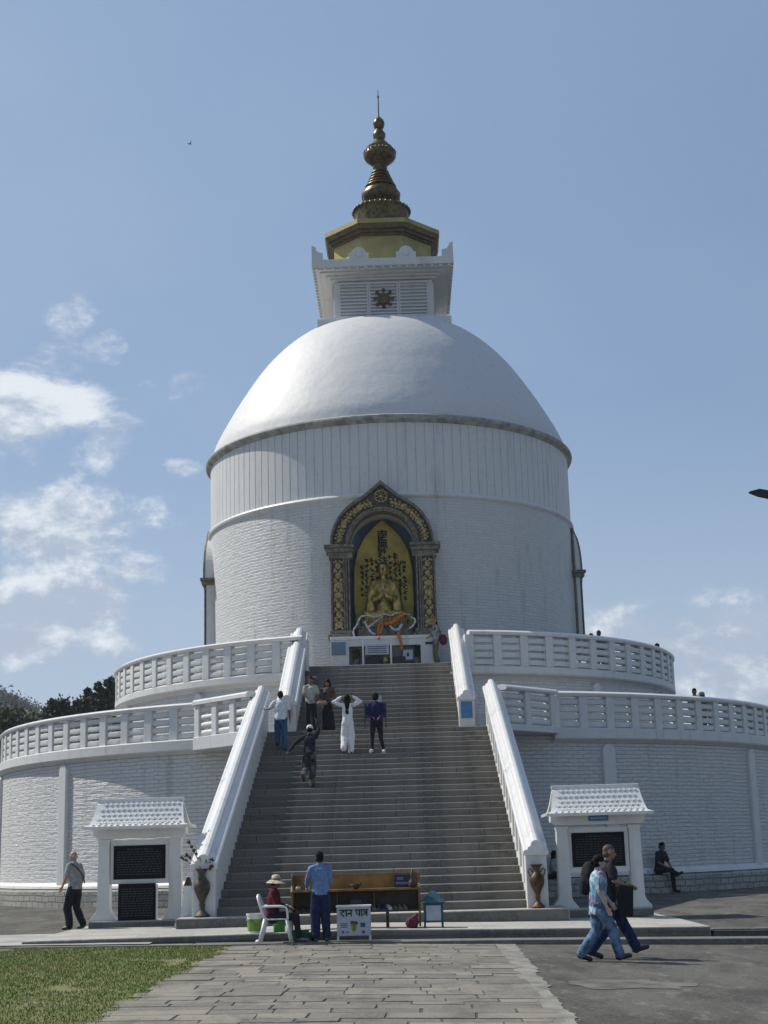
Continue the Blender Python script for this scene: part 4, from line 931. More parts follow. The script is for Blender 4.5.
# walls closing the stair block
bk = thing('stair_block', 'plain white masonry sides carrying the staircases', 'wall', (0, 0, 0))
MB().box(-3.82, -3.26, 43.6, 46.2, 0, 5.14).build('lower_side', M['white'], bk); MB().box(3.26, 3.82, 43.6, 46.2, 0, 5.14).build('lower_side', M['white'], bk)
MB().box(-3.10, -2.51, 49.0, 51.6, 5, 7.94).build('upper_side', M['white'], bk); MB().box(2.51, 3.10, 49.0, 51.6, 5, 7.94).build('upper_side', M['white'], bk)
CAPP = [(-.31, 0), (.31, 0), (.31, .07), (.27, .10), (.21, .10), (.19, .15), (.13, .17), (.10, .24), (.04, .275), (-.04, .275), (-.10, .24), (-.13, .17), (-.19, .15), (-.21, .10), (-.27, .10), (-.31, .07)]
def parapet(label, s_, xin, th_, y0, z0, y1, z1, h0_, h1_, zfoot, slots, sign=None):
    o = thing('stair_parapet', label, 'parapet', (s_ * (xin + th_ / 2), y0, z0), group='white stair parapets')
    hw = th_ / 2; L = y1 - y0; H = z1 - z0
    # local: y 0..L, top line z h0..H+h1
    nw = .5
    def top(y): return h0_ + (H + h1_ - h0_) * y / L
    core = hw if not slots else hw - .07
    b = MB(); b.prism([(nw * .0, zfoot - z0), (L, zfoot - z0), (L, top(L)), (0, top(0))], -core, core, 'x'); b.build('wall', M['white'], o, bevel=.01)
    if slots:
        def base(y): return H * y / L
        b = MB(); k = int(L / .85)
        for q in (-1, 1):
            x0, x1 = sorted((q * core, q * hw))
            for i in range(k + 1):
                yc = .0 + (L - .3) * i / k; ya, yb = yc, yc + .3
                b.prism([(ya, zfoot - z0 if q == s_ else base(ya) - .3), (yb, zfoot - z0 if q == s_ else base(yb) - .3), (yb, top(yb)), (ya, top(ya))], x0, x1, 'x')
            for (za, zb_) in ((-.35, .16), (h0_ - .2, h0_ + .001)):
                b.prism([(0.01, za + 0), (L - .01, za + H), (L - .01, zb_ + H + (h1_ - h0_ if zb_ > .5 else 0)), (0.01, zb_)], x0 + q * -.004, x1 - q * .004, 'x')
        b.build('panelling', M['white'], o)
    # newel
    b = MB(); b.box(-hw - .02, hw + .02, -.10, .34, zfoot - z0, h0_ + .0); b.prism([(-hw - .01, h0_), (hw + .01, h0_), (hw - .04, h0_ + .06), (.0, h0_ + .12), (-hw + .04, h0_ + .06)], -.10, .34); b.build('newel', M['white'], o, bevel=.012)
    # sloping cap
    b = MB(); n_ = len(CAPP); sc = (hw + .06) / .31; vs = []
    for (y, z) in ((-.14, top(-.14)), (L + .12, top(L + .12))):
        for (x, dz) in CAPP: vs.append((x * sc, y, z + dz * 1.1))
    b.add(vs, [tuple(range(n_)), tuple(range(2 * n_ - 1, n_ - 1, -1))] + [(i, i + n_, (i + 1) % n_ + n_, (i + 1) % n_) for i in range(n_)]); b.build('cap', M['white2'], o)
    if sign:
        MB().box(-.17, .17, -.13, -.10, h0_ - .62, h0_ - .12).build('notice_plate', M['blue'], o)
    return o
parapet('long sloping white stair wall left of the lower steps', -1, 3.26, .45, 31.15, .40, 43.6, 5.15, 1.02, 1.10, -.1, False)
parapet('long sloping white stair wall with slots, right of the lower steps', 1, 3.26, .40, 31.15, .40, 43.6, 5.15, 1.12, 1.10, -.1, True)
pu = parapet('short sloping white stair wall left of the upper steps', -1, 2.51, .52, 44.5, 5.15, 50.3, 7.95, .98, 1.05, 5.14, False)
MB().box(-.17, .17, -.12, -.10, .5, .82).build('grey_plate', M['pale'], pu)
parapet('short sloping white stair wall with blue notice, right of the upper steps', 1, 2.51, .44, 44.5, 5.15, 50.3, 7.95, .98, 1.05, 5.14, True, True)
# ------------------------------------------------------------------ props
def stroke_glyphs(paths, s_, r, name, m, parent, loc):
    b = MB()
    for p in paths: b.tube([(x * s_, 0, z * s_) for x, z in p], r, 6)
    o = b.build(name, m, parent); o.location = loc; return o
def shelter(label, px, Y, plaque2, plate):
    p = at(px, 900, Y=Y); zb = .17; o = thing('notice_shelter', label, 'notice board', (p.x, Y, zb), group='white notice board shelters')
    MB().box(-1.12, 1.12, -.35, .45, 0, .16).build('base_slab', M['platform'], o, bevel=.015)
    MB().box(-1.13, 1.13, -.352, -.351, -.02, .13).build('shaded_base_slab_face', M['kerbstone'], o)  # front of the base darkened by a sheet, its shade painted in
    for s_ in (-1, 1):
        b = MB(); xo = s_ * .84; f = lambda k: xo + k
        b.prism([(xo - .15, .42), (xo - .13, 1.9), (xo - .16, 2.02), (xo + .16, 2.02), (xo + .13, 1.9), (xo + .15, .42), (xo + .18, .34), (xo + .30, .2), (xo + .30, .155), (xo - .30, .155), (xo - .30, .2), (xo - .18, .34)][::-1], -.16, .16)
        b.build('post', M['white2'], o, bevel=.012)
    b = MB(); b.prism([(-1.10, 2.30), (-1.10, 2.12), (-1.0, 2.04), (1.0, 2.04), (1.10, 2.12), (1.10, 2.30)], -.2, .2); b.build('beam', M['white2'], o, bevel=.01)
    b = MB(); b.box(-.7, .7, -.06, .06, 1.86, 1.985).box(-.7, .7, -.06, .06, .98 if plaque2 else .96, 1.12).box(-.7, -.62, -.06, .06, 1.12, 1.86).box(.60, .7, -.06, .06, 1.12, 1.86); b.build('panel_frame', M['white2'], o, bevel=.008)
    pq = MB().box(-.62, .60, -.085, .02, 1.09, 1.86).build('plaque', M['blackgranite'], o, bevel=.006)
    rg = random.Random(px); b = MB()
    for k in range(11):
        x = -.54
        zz = 1.76 - k * .057
        if k == 0: x = -.3
        lim = .3 if k == 0 else .53
        while x < lim:
            w_ = rg.uniform(.03, .10); b.box(x, min(x + w_, lim), -.089, -.0855, zz, zz + (.022 if k else .03)); x += w_ + .025
    b.build('inscription', M['etch'], pq)
    if plaque2:
        p2 = MB().box(-.48, .40, -.20, -.15, .16, .99).build('plaque', M['blackgranite'], o, bevel=.006); b = MB()
        for k in range(12):
            x = -.40
            while x < .33: w_ = rg.uniform(.03, .09); b.box(x, min(x + w_, .34), -.204, -.2005, .86 - k * .055, .88 - k * .055); x += w_ + .025
        b.build('inscription', M['etch'], p2)
        MB().box(.41, .44, -.2, -.12, .16, .97).build('plaque_support', M['white2'], o)
    if plate:
        q = MB().box(-.22, .24, -.225, -.2, 2.12, 2.25).build('name_plate', M['blue'], o); b = MB()
        for k in range(7): b.box(-.17 + k * .052, -.135 + k * .052, -.229, -.2255, 2.165, 2.205)
        b.build('plate_lettering', M['poster'], q)
    # curved tiled roof
    b = MB(); ns = 7; prof_ = [(-.68, 2.31), (-.54, 2.35), (-.42, 2.45), (-.28, 2.60), (-.10, 2.83), (0, 2.90)]
    def W(y): a_ = abs(y); return 1.0 + .10 * a_ / .5 if a_ < .5 else 1.10 + .13 * ((a_ - .5) / .18) ** 1.3
    pts = prof_ + [(-y, z) for y, z in prof_[:-1][::-1]]; k = len(pts); vs = []
    for y, z in pts: w_ = W(y); vs += [(-w_, y, z), (w_, y, z)]
    for y, z in pts: w_ = W(y); vs += [(-w_, y, z - .07), (w_, y, z - .07)]
    fs = [(2 * i, 2 * i + 1, 2 * i + 3, 2 * i + 2) for i in range(k - 1)] + [(2 * k + 2 * i, 2 * k + 2 * i + 2, 2 * k + 2 * i + 3, 2 * k + 2 * i + 1) for i in range(k - 1)]
    fs += [(0, 2 * k, 2 * k + 1, 1), (2 * k - 2, 2 * k - 1, 4 * k - 1, 4 * k - 2)]
    for i in range(k - 1): fs += [(2 * i, 2 * i + 2, 2 * k + 2 * i + 2, 2 * k + 2 * i), (2 * i + 1, 2 * k + 2 * i + 1, 2 * k + 2 * i + 3, 2 * i + 3)]
    b.add(vs, fs); rf = b.build('roof', M['white2'], o)
    b = MB()
    for sgn in (-1, 1):
        for row in range(6):
            y = -.60 + row * .098; t = 0
            for (a, c_) in zip(prof_, prof_[1:]):
                if a[0] <= y <= c_[0]: z = a[1] + (c_[1] - a[1]) * (y - a[0]) / (c_[0] - a[0]); sl = math.atan2(c_[1] - a[1], c_[0] - a[0])
            w_ = W(y) - .05; nt_ = 15
            for i in range(nt_):
                x = -w_ + .08 + (2 * w_ - .16) * (i + (.5 if row % 2 else 0)) / (nt_ - .5)
                m4 = Matrix.Translation((x, y, z + .006)) @ Matrix.Rotation(sl, 4, 'X') @ Matrix.Rotation(R(45), 4, 'Z')
                q = MB(); q.frust(-.046, .046, -.046, .046, -.02, -.028, .043, -.043, .028, .020); q.v = [((m4 @ Vector(v))) for v in q.v]; q.v = [(v[0], v[1] * -sgn if sgn > 0 else v[1], v[2]) for v in q.v]; b.add(q.v, q.f)
    b.build('tiles', M['white2'], rf)
    MB().box(-1.03, 1.03, -.05, .05, 2.87, 2.96).build('ridge', M['white2'], rf, bevel=.015)
    for s_ in (-1, 1):
        b = MB(); b.prism([(-.5, 2.32), (.5, 2.32), (.24, 2.56), (0, 2.82), (-.24, 2.56)], s_ * .93 - .02, s_ * .93 + .02, 'x'); b.build('gable_end', M['white2'], rf)
    o.scale = (.93, .93, .93); return o
shelter('white tiled notice board shelter with two black plaques, left of the stairs', 140, 32.6, True, False)
shelter('white tiled notice board shelter with small blue plate, right of the stairs', 601.5, 32.2, False, True)
# vases at the foot of the stair walls
def vase(label, px, pytop, h, Y, z, m):
    p = at(px, 900, Y=Y); o = thing('vase', label, 'vase', (p.x, Y, z), group='large vases at the foot of the stairs'); s_ = h / .95
    pr = [(0, 0), (.15, 0), (.155, .04), (.12, .07), (.09, .1), (.055, .14), (.05, .2), (.065, .24), (.05, .28), (.07, .34), (.12, .44), (.16, .54), (.165, .62), (.14, .70), (.09, .76), (.07, .80), (.075, .86), (.11, .92), (.15, .95), (.13, .95), (.06, .86), (0, .84)]
    MB().lathe([(r * s_, z_ * s_) for r, z_ in pr], 28, cap=False).build('body', m, o, smooth=50)
    for q in ((-1, 1) if m is M['brass'] else ()):
        b = MB(); b.tube(curve([(q * .08 * s_, 0, .78 * s_), (q * .15 * s_, 0, .86 * s_), (q * .19 * s_, 0, .80 * s_), (q * .15 * s_, 0, .70 * s_), (q * .13 * s_, 0, .66 * s_)]), .013, 6); b.build('handle', m, o, smooth=True)
    return o
M['oldbrass'] = mat('dark_weathered_brass', (.085, .068, .046), .6, .3, 12, .4, 40, .3)
v1 = vase('dark weathered vase holding wilted flowers, left of the stairs', 202, 867, .98, 31.0, .40, M['oldbrass'])
vase('shiny brass urn with handles, right of the stairs', 538, 862, .88, 30.95, .40, M['brass'])
fl = thing('flower_stems', 'thin wilted flower stems standing in the left vase', 'flowers', (v1.location.x, 31.0, .40 + .85))
b = MB(); lf = []
for (dx, dz) in ((-.32, .42), (-.16, .50), (-.28, .68), (.10, .28), (.2, .30), (-.05, .34), (-.42, .36)):
    pts = curve([(0, 0, 0), (dx * .4, .02, dz * .5), (dx, .03, dz)], 4); b.tube(pts, .006, 5); lf += [(dx, .03, dz, .05), (dx * .8, .03, dz * .85, .03)]
b.build('stem', M['bark'], fl); leaves(lf, 40, .022, M['leaf'], 'leaf_cluster', fl, 1, 5)
MB().ell((.2, -.02, .17), (.05, .04, .04)).ell((.17, -.03, .12), (.03, .03, .03)).build('flower', M['magenta'], fl)
ob = thing('white_pedestal', 'small white tapered stone pedestal beside the left vase', 'pedestal', (at(188, 900, Y=31.9).x, 31.95, .18))
MB().frust(-.17, .17, -.17, .17, 0, -.08, .08, -.08, .08, .85).build('shaft', M['white2'], ob, bevel=.01); MB().box(-.26, .26, -.24, .24, -.01, .08).build('foot', M['white2'], ob, bevel=.01); MB().frust(-.09, .09, -.09, .09, .85, -.03, .03, -.03, .03, 1.02).build('tip', M['brass'], ob)
# wooden counter
YC = 28.55; xl = at(292, 900, Y=YC).x; xr = at(419.5, 900, Y=YC).x; xm = (xl + xr) / 2; W2 = (xr - xl) / 2
ct = thing('wooden_rack', 'long varnished wooden shoe rack with open shelves at the foot of the stairs', 'shoe rack', (xm, YC, .225))
for s_ in (-1, 1):
    b = MB(); b.prism([(-.02, 0), (.06, 0), (.06, .28), (.36, .28), (.36, .95), (.30, 1.02), (.20, 1.04), (.16, .98), (.10, .8), (-.02, .70)], s_ * W2 - .02, s_ * W2 + .02, 'x'); b.build('side_panel', M['wood'], ct, bevel=.006)
MB().box(-W2 + .02, W2 - .02, .33, .36, .30, .98).build('back_board', M['wood'], ct)
MB().box(-W2 + .02, W2 - .02, .335, .37, .96, 1.0).build('top_rail', M['wood'], ct, bevel=.005)
MB().box(-W2 + .02, W2 - .02, -.03, .33, .68, .72).build('upper_shelf', M['wood'], ct, bevel=.005)
MB().box(-W2 + .02, W2 - .02, -.0, .33, .28, .32).build('lower_shelf', M['wooddark'], ct, bevel=.005)
MB().box(-W2 + .02, W2 - .02, .32, .328, .32, .68).build('inner_lining', M['wooddark'], ct)
for x in (-.35, .35):
    MB().box(x - .01, x + .01, .0, .32, .32, .68).build('divider', M['wooddark'], ct)
    MB().box(x + .22, x + .28, .02, .10, 0, .28).build('leg', M['black'], ct)
def loc_on(px, z): return (at(px, 900, Y=YC).x, YC, .225 + z)
ns_ = thing('navy_sign', 'navy blue sign with white lettering on the upper shelf, right end', 'sign', loc_on(403, .72))
MB().box(-.155, .155, .12, .14, 0, .24).build('board', M['navy'], ns_)
text_mesh('NO', .075, 'lettering', M['poster'], ns_, (-.04, .117, .165)); text_mesh('SMOKING', .06, 'lettering', M['poster'], ns_, (0, .117, .08))
b = MB(); b.lathe([(0, 0), (.06, 0), (.08, .05), (.07, .12), (.03, .17), (.05, .2), (.035, .25), (.02, .33), (0, .34)], 14, cap=False); o = place(b.build('figurine', M['wooddark'], smooth=True), loc_on(413, .72)); tag(o, 'dark brown figurine at the right end of the upper shelf', 'figurine')
b = MB(); b.tube(curve([(-.10, 0, .12), (-.07, 0, .04), (0, 0, .0), (.07, 0, .04), (.10, 0, .12)]), .014, 6); b.lathe([(0, 0), (.05, 0), (.12, .09), (.11, .09), (.04, .02), (0, .02)], 16, cap=False); o = place(b.build('bowl', M['bronze'], smooth=True), loc_on(356, .725)); tag(o, 'small dark metal bowl on the middle of the upper shelf', 'bowl')
b = MB(); b.box(-.09, .09, -.06, .06, 0, .10).box(-.11, .11, -.02, .06, .10, .20); o = place(b.build('blue_box', M['navy'], bevel=.006), loc_on(356, .32)); tag(o, 'small blue box on the lower shelf behind the donation box', 'box')
text_mesh('$', .01, 'x_tmp', M['ink'])
bpy.data.objects.remove(bpy.data.objects['x_tmp'])
for i, (px, lb) in enumerate(((298, 'crumpled white paper at the left end of the upper shelf'), (308, 'white paper scrap next to the standing man\'s hand on the upper shelf'))):
    rgx = random.Random(i); b = MB(); b.ell((0, 0, .035), (.05, .03, .03), 7, 5); b.v = [(v[0] + rgx.uniform(-.012, .012), v[1], v[2] + rgx.uniform(-.012, .02)) for v in b.v]; o = place(b.build('paper', M['poster']), loc_on(px, .72 + (.14 if i == 0 else 0))); 
    if i == 0: o.location.z = .225 + .72
    tag(o, lb, 'paper')
def shoe(name, m, parent, loc, rz=0, s_=1.):
    b = MB(); b.cap((0, -.09, .035), (0, .10, .03), .045, .042, .75); b.cap((0, -.09, .06), (0, .0, .055), .04, .038, .8); b.box(-.04, .04, -.125, .135, 0, .018)
    b.v = [(v[0] * s_, v[1] * s_, max(0, v[2]) * s_) for v in b.v]; o = b.build(name, m, parent, smooth=45); o.location = loc; o.rotation_euler = (0, 0, rz); return o
shc = [M['wooddark'], M['black'], M['magenta'], M['mould'], M['navy'], M['khata'], M['wooddark'], M['mould']]
shl = ['dark brown', 'black', 'maroon', 'tan', 'navy', 'white', 'brown', 'beige']
for i, px in enumerate((299, 305, 341, 376, 381, 391, 396, 402)):
    t = thing('pair_of_shoes', '%s shoes on the rack\'s lower shelf, %s' % (shl[i], ['far left', 'beside the far left pair', 'left of the small blue box', 'right of the small blue box', 'near the middle leg', 'right of the middle leg', 'toward the right end', 'rightmost pair'][i]), 'shoes', (at(px, 900, Y=YC).x, YC + .14, .545), math.pi + .1 * (i % 3), group='shoes on the rack')
    shoe('shoe', shc[i], t, (-.05, 0, 0)); shoe('shoe', shc[i], t, (.05, .01, 0), .1)
# white donation box
xd = at(353.5, 900, Y=27.62).x
db = thing('donation_box', 'white donation box with black lettering standing in front of the rack', 'donation box', (xd, 27.62, .05))
b = MB(); b.box(-.31, .31, -.12, .12, .09, .62); b.build('box', M['poster'], db, bevel=.006)
b = MB(); b.box(-.325, .325, -.135, .135, .60, .63); b.build('lid', M['plastic'], db, bevel=.005)
for x in (-.295, .295):
    for y in (-.10, .10): MB().box(x - .015, x + .015, y - .015, y + .015, 0, .12).build('leg', M['plastic'], db)
sg = lambda paths, x0: [[(x0 + x, z) for x, z in p] for p in paths]
DA = [[(.75, 1), (.75, .72), (.45, .74), (.25, .55), (.35, .28), (.6, .3), (.62, .1), (.8, .02)]]
AA = [[(.2, 1), (.2, 0)]]; NA = [[(.75, 1), (.75, 0)], [(.75, .5), (.35, .5)], [(.30, .5), (.2, .4), (.3, .3), (.4, .42), (.34, .52)]]
PA = [[(.2, 1), (.2, .5), (.35, .35), (.72, .35)], [(.72, 1), (.72, 0)]]; TRA = [[(.75, 1), (.75, 0)], [(.75, .6), (.25, .72)], [(.75, .6), (.2, .25)]]
W = sg(DA, 0) + sg(AA, .95) + sg(NA, 1.2) + [[(-.0, 1), (2.2, 1)]] + sg(PA, 2.6) + sg(AA, 3.5) + sg(TRA, 3.75) + [[(2.55, 1), (4.75, 1)]]
stroke_glyphs(W, .112, .0125, 'lettering', M['ink'], db, (-.262, -.122, .435))
b = MB(); b.ell((0, -.122, .26), (.05, .006, .10), 12, 8); b.ell((-.035, -.123, .31), (.03, .006, .04)).ell((.04, -.123, .31), (.035, .006, .035)); b.build('flower_picture', mat('olive_print', (.25, .27, .06), .6), db)
b = MB(); b.ell((-.03, -.13, .33), (.035, .004, .025)).ell((.04, -.13, .32), (.03, .004, .03)).tube([(0, -.13, .2), (0, -.13, .32)], .006); b.build('picture_detail', M['carved'], db)
b = MB()
for k in range(3): b.box(-.24, -.12, -.1225, -.12, .30 - k * .03, .315 - k * .03)
b.box(-.22, -.18, -.1225, -.12, .14, .18).box(.15, .20, -.1225, -.12, .13, .18).box(-.15, -.09, -.1225, -.12, .15, .165).box(.12, .21, -.1225, -.12, .24, .32); b.build('small_print', M['teal'], db)
# teal lantern-shaped donation box
tb = thing('teal_donation_box', 'small teal house-shaped donation box with pyramid roof right of the rack', 'donation box', (at(433, 900, Y=28.6).x, 28.6, .20))
b = MB(); b.box(-.19, .19, -.18, .18, .10, .48); b.build('body', M['teal'], tb, bevel=.008)
for x in (-.18, .18):
    for y in (-.17, .17): MB().box(x - .02, x + .02, y - .02, y + .02, 0, .50).build('leg', M['teal'], tb)
MB().box(-.15, .15, -.19, -.18, .14, .44).build('white_panel', M['poster'], tb)
b = MB(); b.box(-.22, .22, -.21, .21, .47, .50); vs = []
for (h_, r_) in ((.50, .255), (.56, .19), (.66, .11), (.74, .03)): vs += [(-r_, -r_, h_), (r_, -r_, h_), (r_, r_, h_), (-r_, r_, h_)]
b.add(vs, [(4 * i + j, 4 * i + (j + 1) % 4, 4 * i + 4 + (j + 1) % 4, 4 * i + 4 + j) for i in range(3) for j in range(4)] + [(3, 2, 1, 0), (12, 13, 14, 15)]); rf = b.build('roof', M['teal'], tb)
MB().tube([(0, 0, .72), (0, 0, .76), (0, 0, .82)], [.025, .03, .008]).build('finial', M['teal'], rf); tb.scale = (.93, .93, .92)
# magenta bag
b = MB(); b.ell((0, 0, .09), (.13, .10, .11), 14, 9); b.ell((.05, 0, .19), (.06, .06, .07)); b.ell((-.06, .0, .14), (.05, .06, .05)); o = remesh(b, 'bag', M['magenta'], None, .012, 2, .02, 12); place(o, (at(412, 900, Y=28.25).x, 28.3, .215)); tag(o, 'crumpled magenta cloth bag on the platform under the right end of the rack', 'bag')
# buckets
def bucket(label, px, Y, z, m, h, r, band=None):
    o = thing('bucket', label, 'bucket', (at(px, 900, Y=Y).x, Y, z)); MB().lathe([(0, 0), (r * .8, 0), (r, h), (r * 1.06, h), (r * 1.06, h - .03), (r * .98, h - .035), (r * .95, h * .98), (r * .76, .02), (0, .02)], 24, cap=False).build('body', m, o, smooth=40)
    MB().tube(curve([(-r, 0, h * .9), (-r * .9, -r * .5, h * .6), (0, -r * 1.1, h * .45), (r * .9, -r * .5, h * .6), (r, 0, h * .9)]), .006, 5).build('handle', M['mould'], o)
    if band: MB().lathe([(r * .84 + .004, h * .12), (r * .96 + .004, h * .72)], 24, -110, 110, cap=False).build('label_band', band, o, smooth=True)
    return o
bucket('white plastic bucket with green label behind the plastic chair', 254.5, 28.15, .20, M['plastic'], .36, .15, M['lime'])
bucket('bright green plastic bucket between the chair legs', 279, 28.2, .19, M['green'], .33, .13)
b = MB(); b.frust(-.12, .12, -.1, .1, 0, -.16, .16, -.13, .13, .2); o = place(b.build('basket', M['dkgreen'], bevel=.01), (at(300, 900, Y=27.75).x, 27.72, .06)); tag(o, 'dark green plastic crate at the feet of the seated person', 'crate')
b = MB(); b.ell((0, 0, .03), (.05, .05, .035)); o = place(b.build('paper_cup', M['plastic'], smooth=True), (at(258, 938, Y=27.5).x, 27.5, .055)); tag(o, 'small crumpled white cup on the kerb left of the chair', 'cup')
# plastic chair (seat faces +X)
CHX = at(276, 938, Y=27.62).x
ch = thing('plastic_chair', 'white moulded plastic armchair under the seated person in red', 'chair', (CHX, 27.62, .06), R(-90))
b = MB(); b.box(-.22, .22, -.20, .24, .40, .425); b.build('seat', M['plastic'], ch, bevel=.012)
b = MB()
for i in range(5): x = -.15 + i * .075; b.tube(curve([(x, -.19, .43), (x, -.25, .6), (x * 1.05, -.30, .78)]), .02, 6)
b.tube(curve([(-.20, -.19, .43), (-.23, -.25, .62), (-.18, -.31, .80), (0, -.32, .84), (.18, -.31, .80), (.23, -.25, .62), (.20, -.19, .43)]), .026, 7); b.build('backrest', M['plastic'], ch, smooth=True)
for s_ in (-1, 1):
    b = MB(); b.tube(curve([(s_ * .23, -.25, .64), (s_ * .27, -.1, .645), (s_ * .28, .12, .64), (s_ * .27, .22, .60), (s_ * .25, .24, .42)]), .024, 7); b.build('armrest', M['plastic'], ch, smooth=True)
    b = MB(); b.tube([(s_ * .22, .22, .42), (s_ * .26, .29, 0)], [.033, .024], 8); b.build('leg', M['plastic'], ch, smooth=True)
    b = MB(); b.tube([(s_ * .21, -.18, .42), (s_ * .25, -.29, 0)], [.033, .024], 8); b.build('leg', M['plastic'], ch, smooth=True)
# navy table behind the climber in the navy jacket
fy = 44.15; fx = at(375.5, 720, Y=fy).x
ft = thing('navy_table', 'small navy stand with thin legs on the landing behind the man in navy', 'stand', (fx, fy, 5.146))
MB().box(-.34, .34, -.02, .02, .42, .86).build('board', M['navy'], ft, bevel=.01); 
for x in (-.32, .32):
    for y in (-.12, .12): MB().tube([(x, y, 0), (x, y * .2, .88)], .015, 6).build('leg', M['black'], ft)
MB().box(.0, .20, .04, .06, .8, 1.12).build('grey_card', M['pale'], ft)
# street lamp head from the right
lp = at(749, 492, Y=24.0); lt_ = thing('street_lamp', 'dark lamp arm reaching in from the right edge of the sky', 'street lamp', (lp.x + 2.4, 24.0, -.35)); hz_l = lp.z + .35
b = MB(); b.tube([(0, 0, 0), (0, 0, hz_l * .6), (0, 0, hz_l - .75)], [.09, .07, .05], 12); b.build('pole', M['black'], lt_, smooth=True)
b = MB(); b.tube(curve([(0, 0, hz_l - .8), (-.25, 0, hz_l - .52), (-1.0, 0, hz_l - .28), (-1.75, 0, hz_l - .12)]), .03, 8); b.build('arm', M['black'], lt_, smooth=True)
b = MB(); b.add([(-2.4, -.05, hz_l + .0), (-2.4, .05, hz_l + .0), (-2.25, -.14, hz_l + .02), (-2.25, .14, hz_l + .02), (-1.65, -.14, hz_l - .11), (-1.65, .14, hz_l - .11), (-2.38, -.05, hz_l - .02), (-2.38, .05, hz_l - .02), (-2.22, -.14, hz_l - .06), (-2.22, .14, hz_l - .06), (-1.65, -.14, hz_l - .20), (-1.65, .14, hz_l - .20)],
    [(0, 2, 3, 1), (2, 4, 5, 3), (6, 7, 9, 8), (8, 9, 11, 10), (0, 1, 7, 6), (0, 6, 8, 2), (2, 8, 10, 4), (1, 3, 9, 7), (3, 5, 11, 9), (4, 10, 11, 5)]); b.build('lamp_head', M['black'], lt_)
# bird
bp0 = at(190, 144, Y=90); b = MB(); b.cap((-.18, 0, 0), (.16, 0, .02), .06, .04); b.add([(-.06, 0, .02), (.08, 0, .02), (.02, -.45, .14), (-.08, -.5, .12)], [(0, 1, 2, 3)]); b.add([(-.06, 0, .02), (.08, 0, .02), (.02, .45, .14), (-.08, .5, .12)], [(0, 3, 2, 1)]); b.add([(-.16, -.02, 0), (-.16, .02, 0), (-.36, .07, .0), (-.36, -.07, .0)], [(0, 1, 2, 3)])
o = place(b.build('bird', M['black']), bp0, .5); o.scale = (.55, .55, .55); tag(o, 'tiny dark bird flying high in the upper left sky', 'bird')
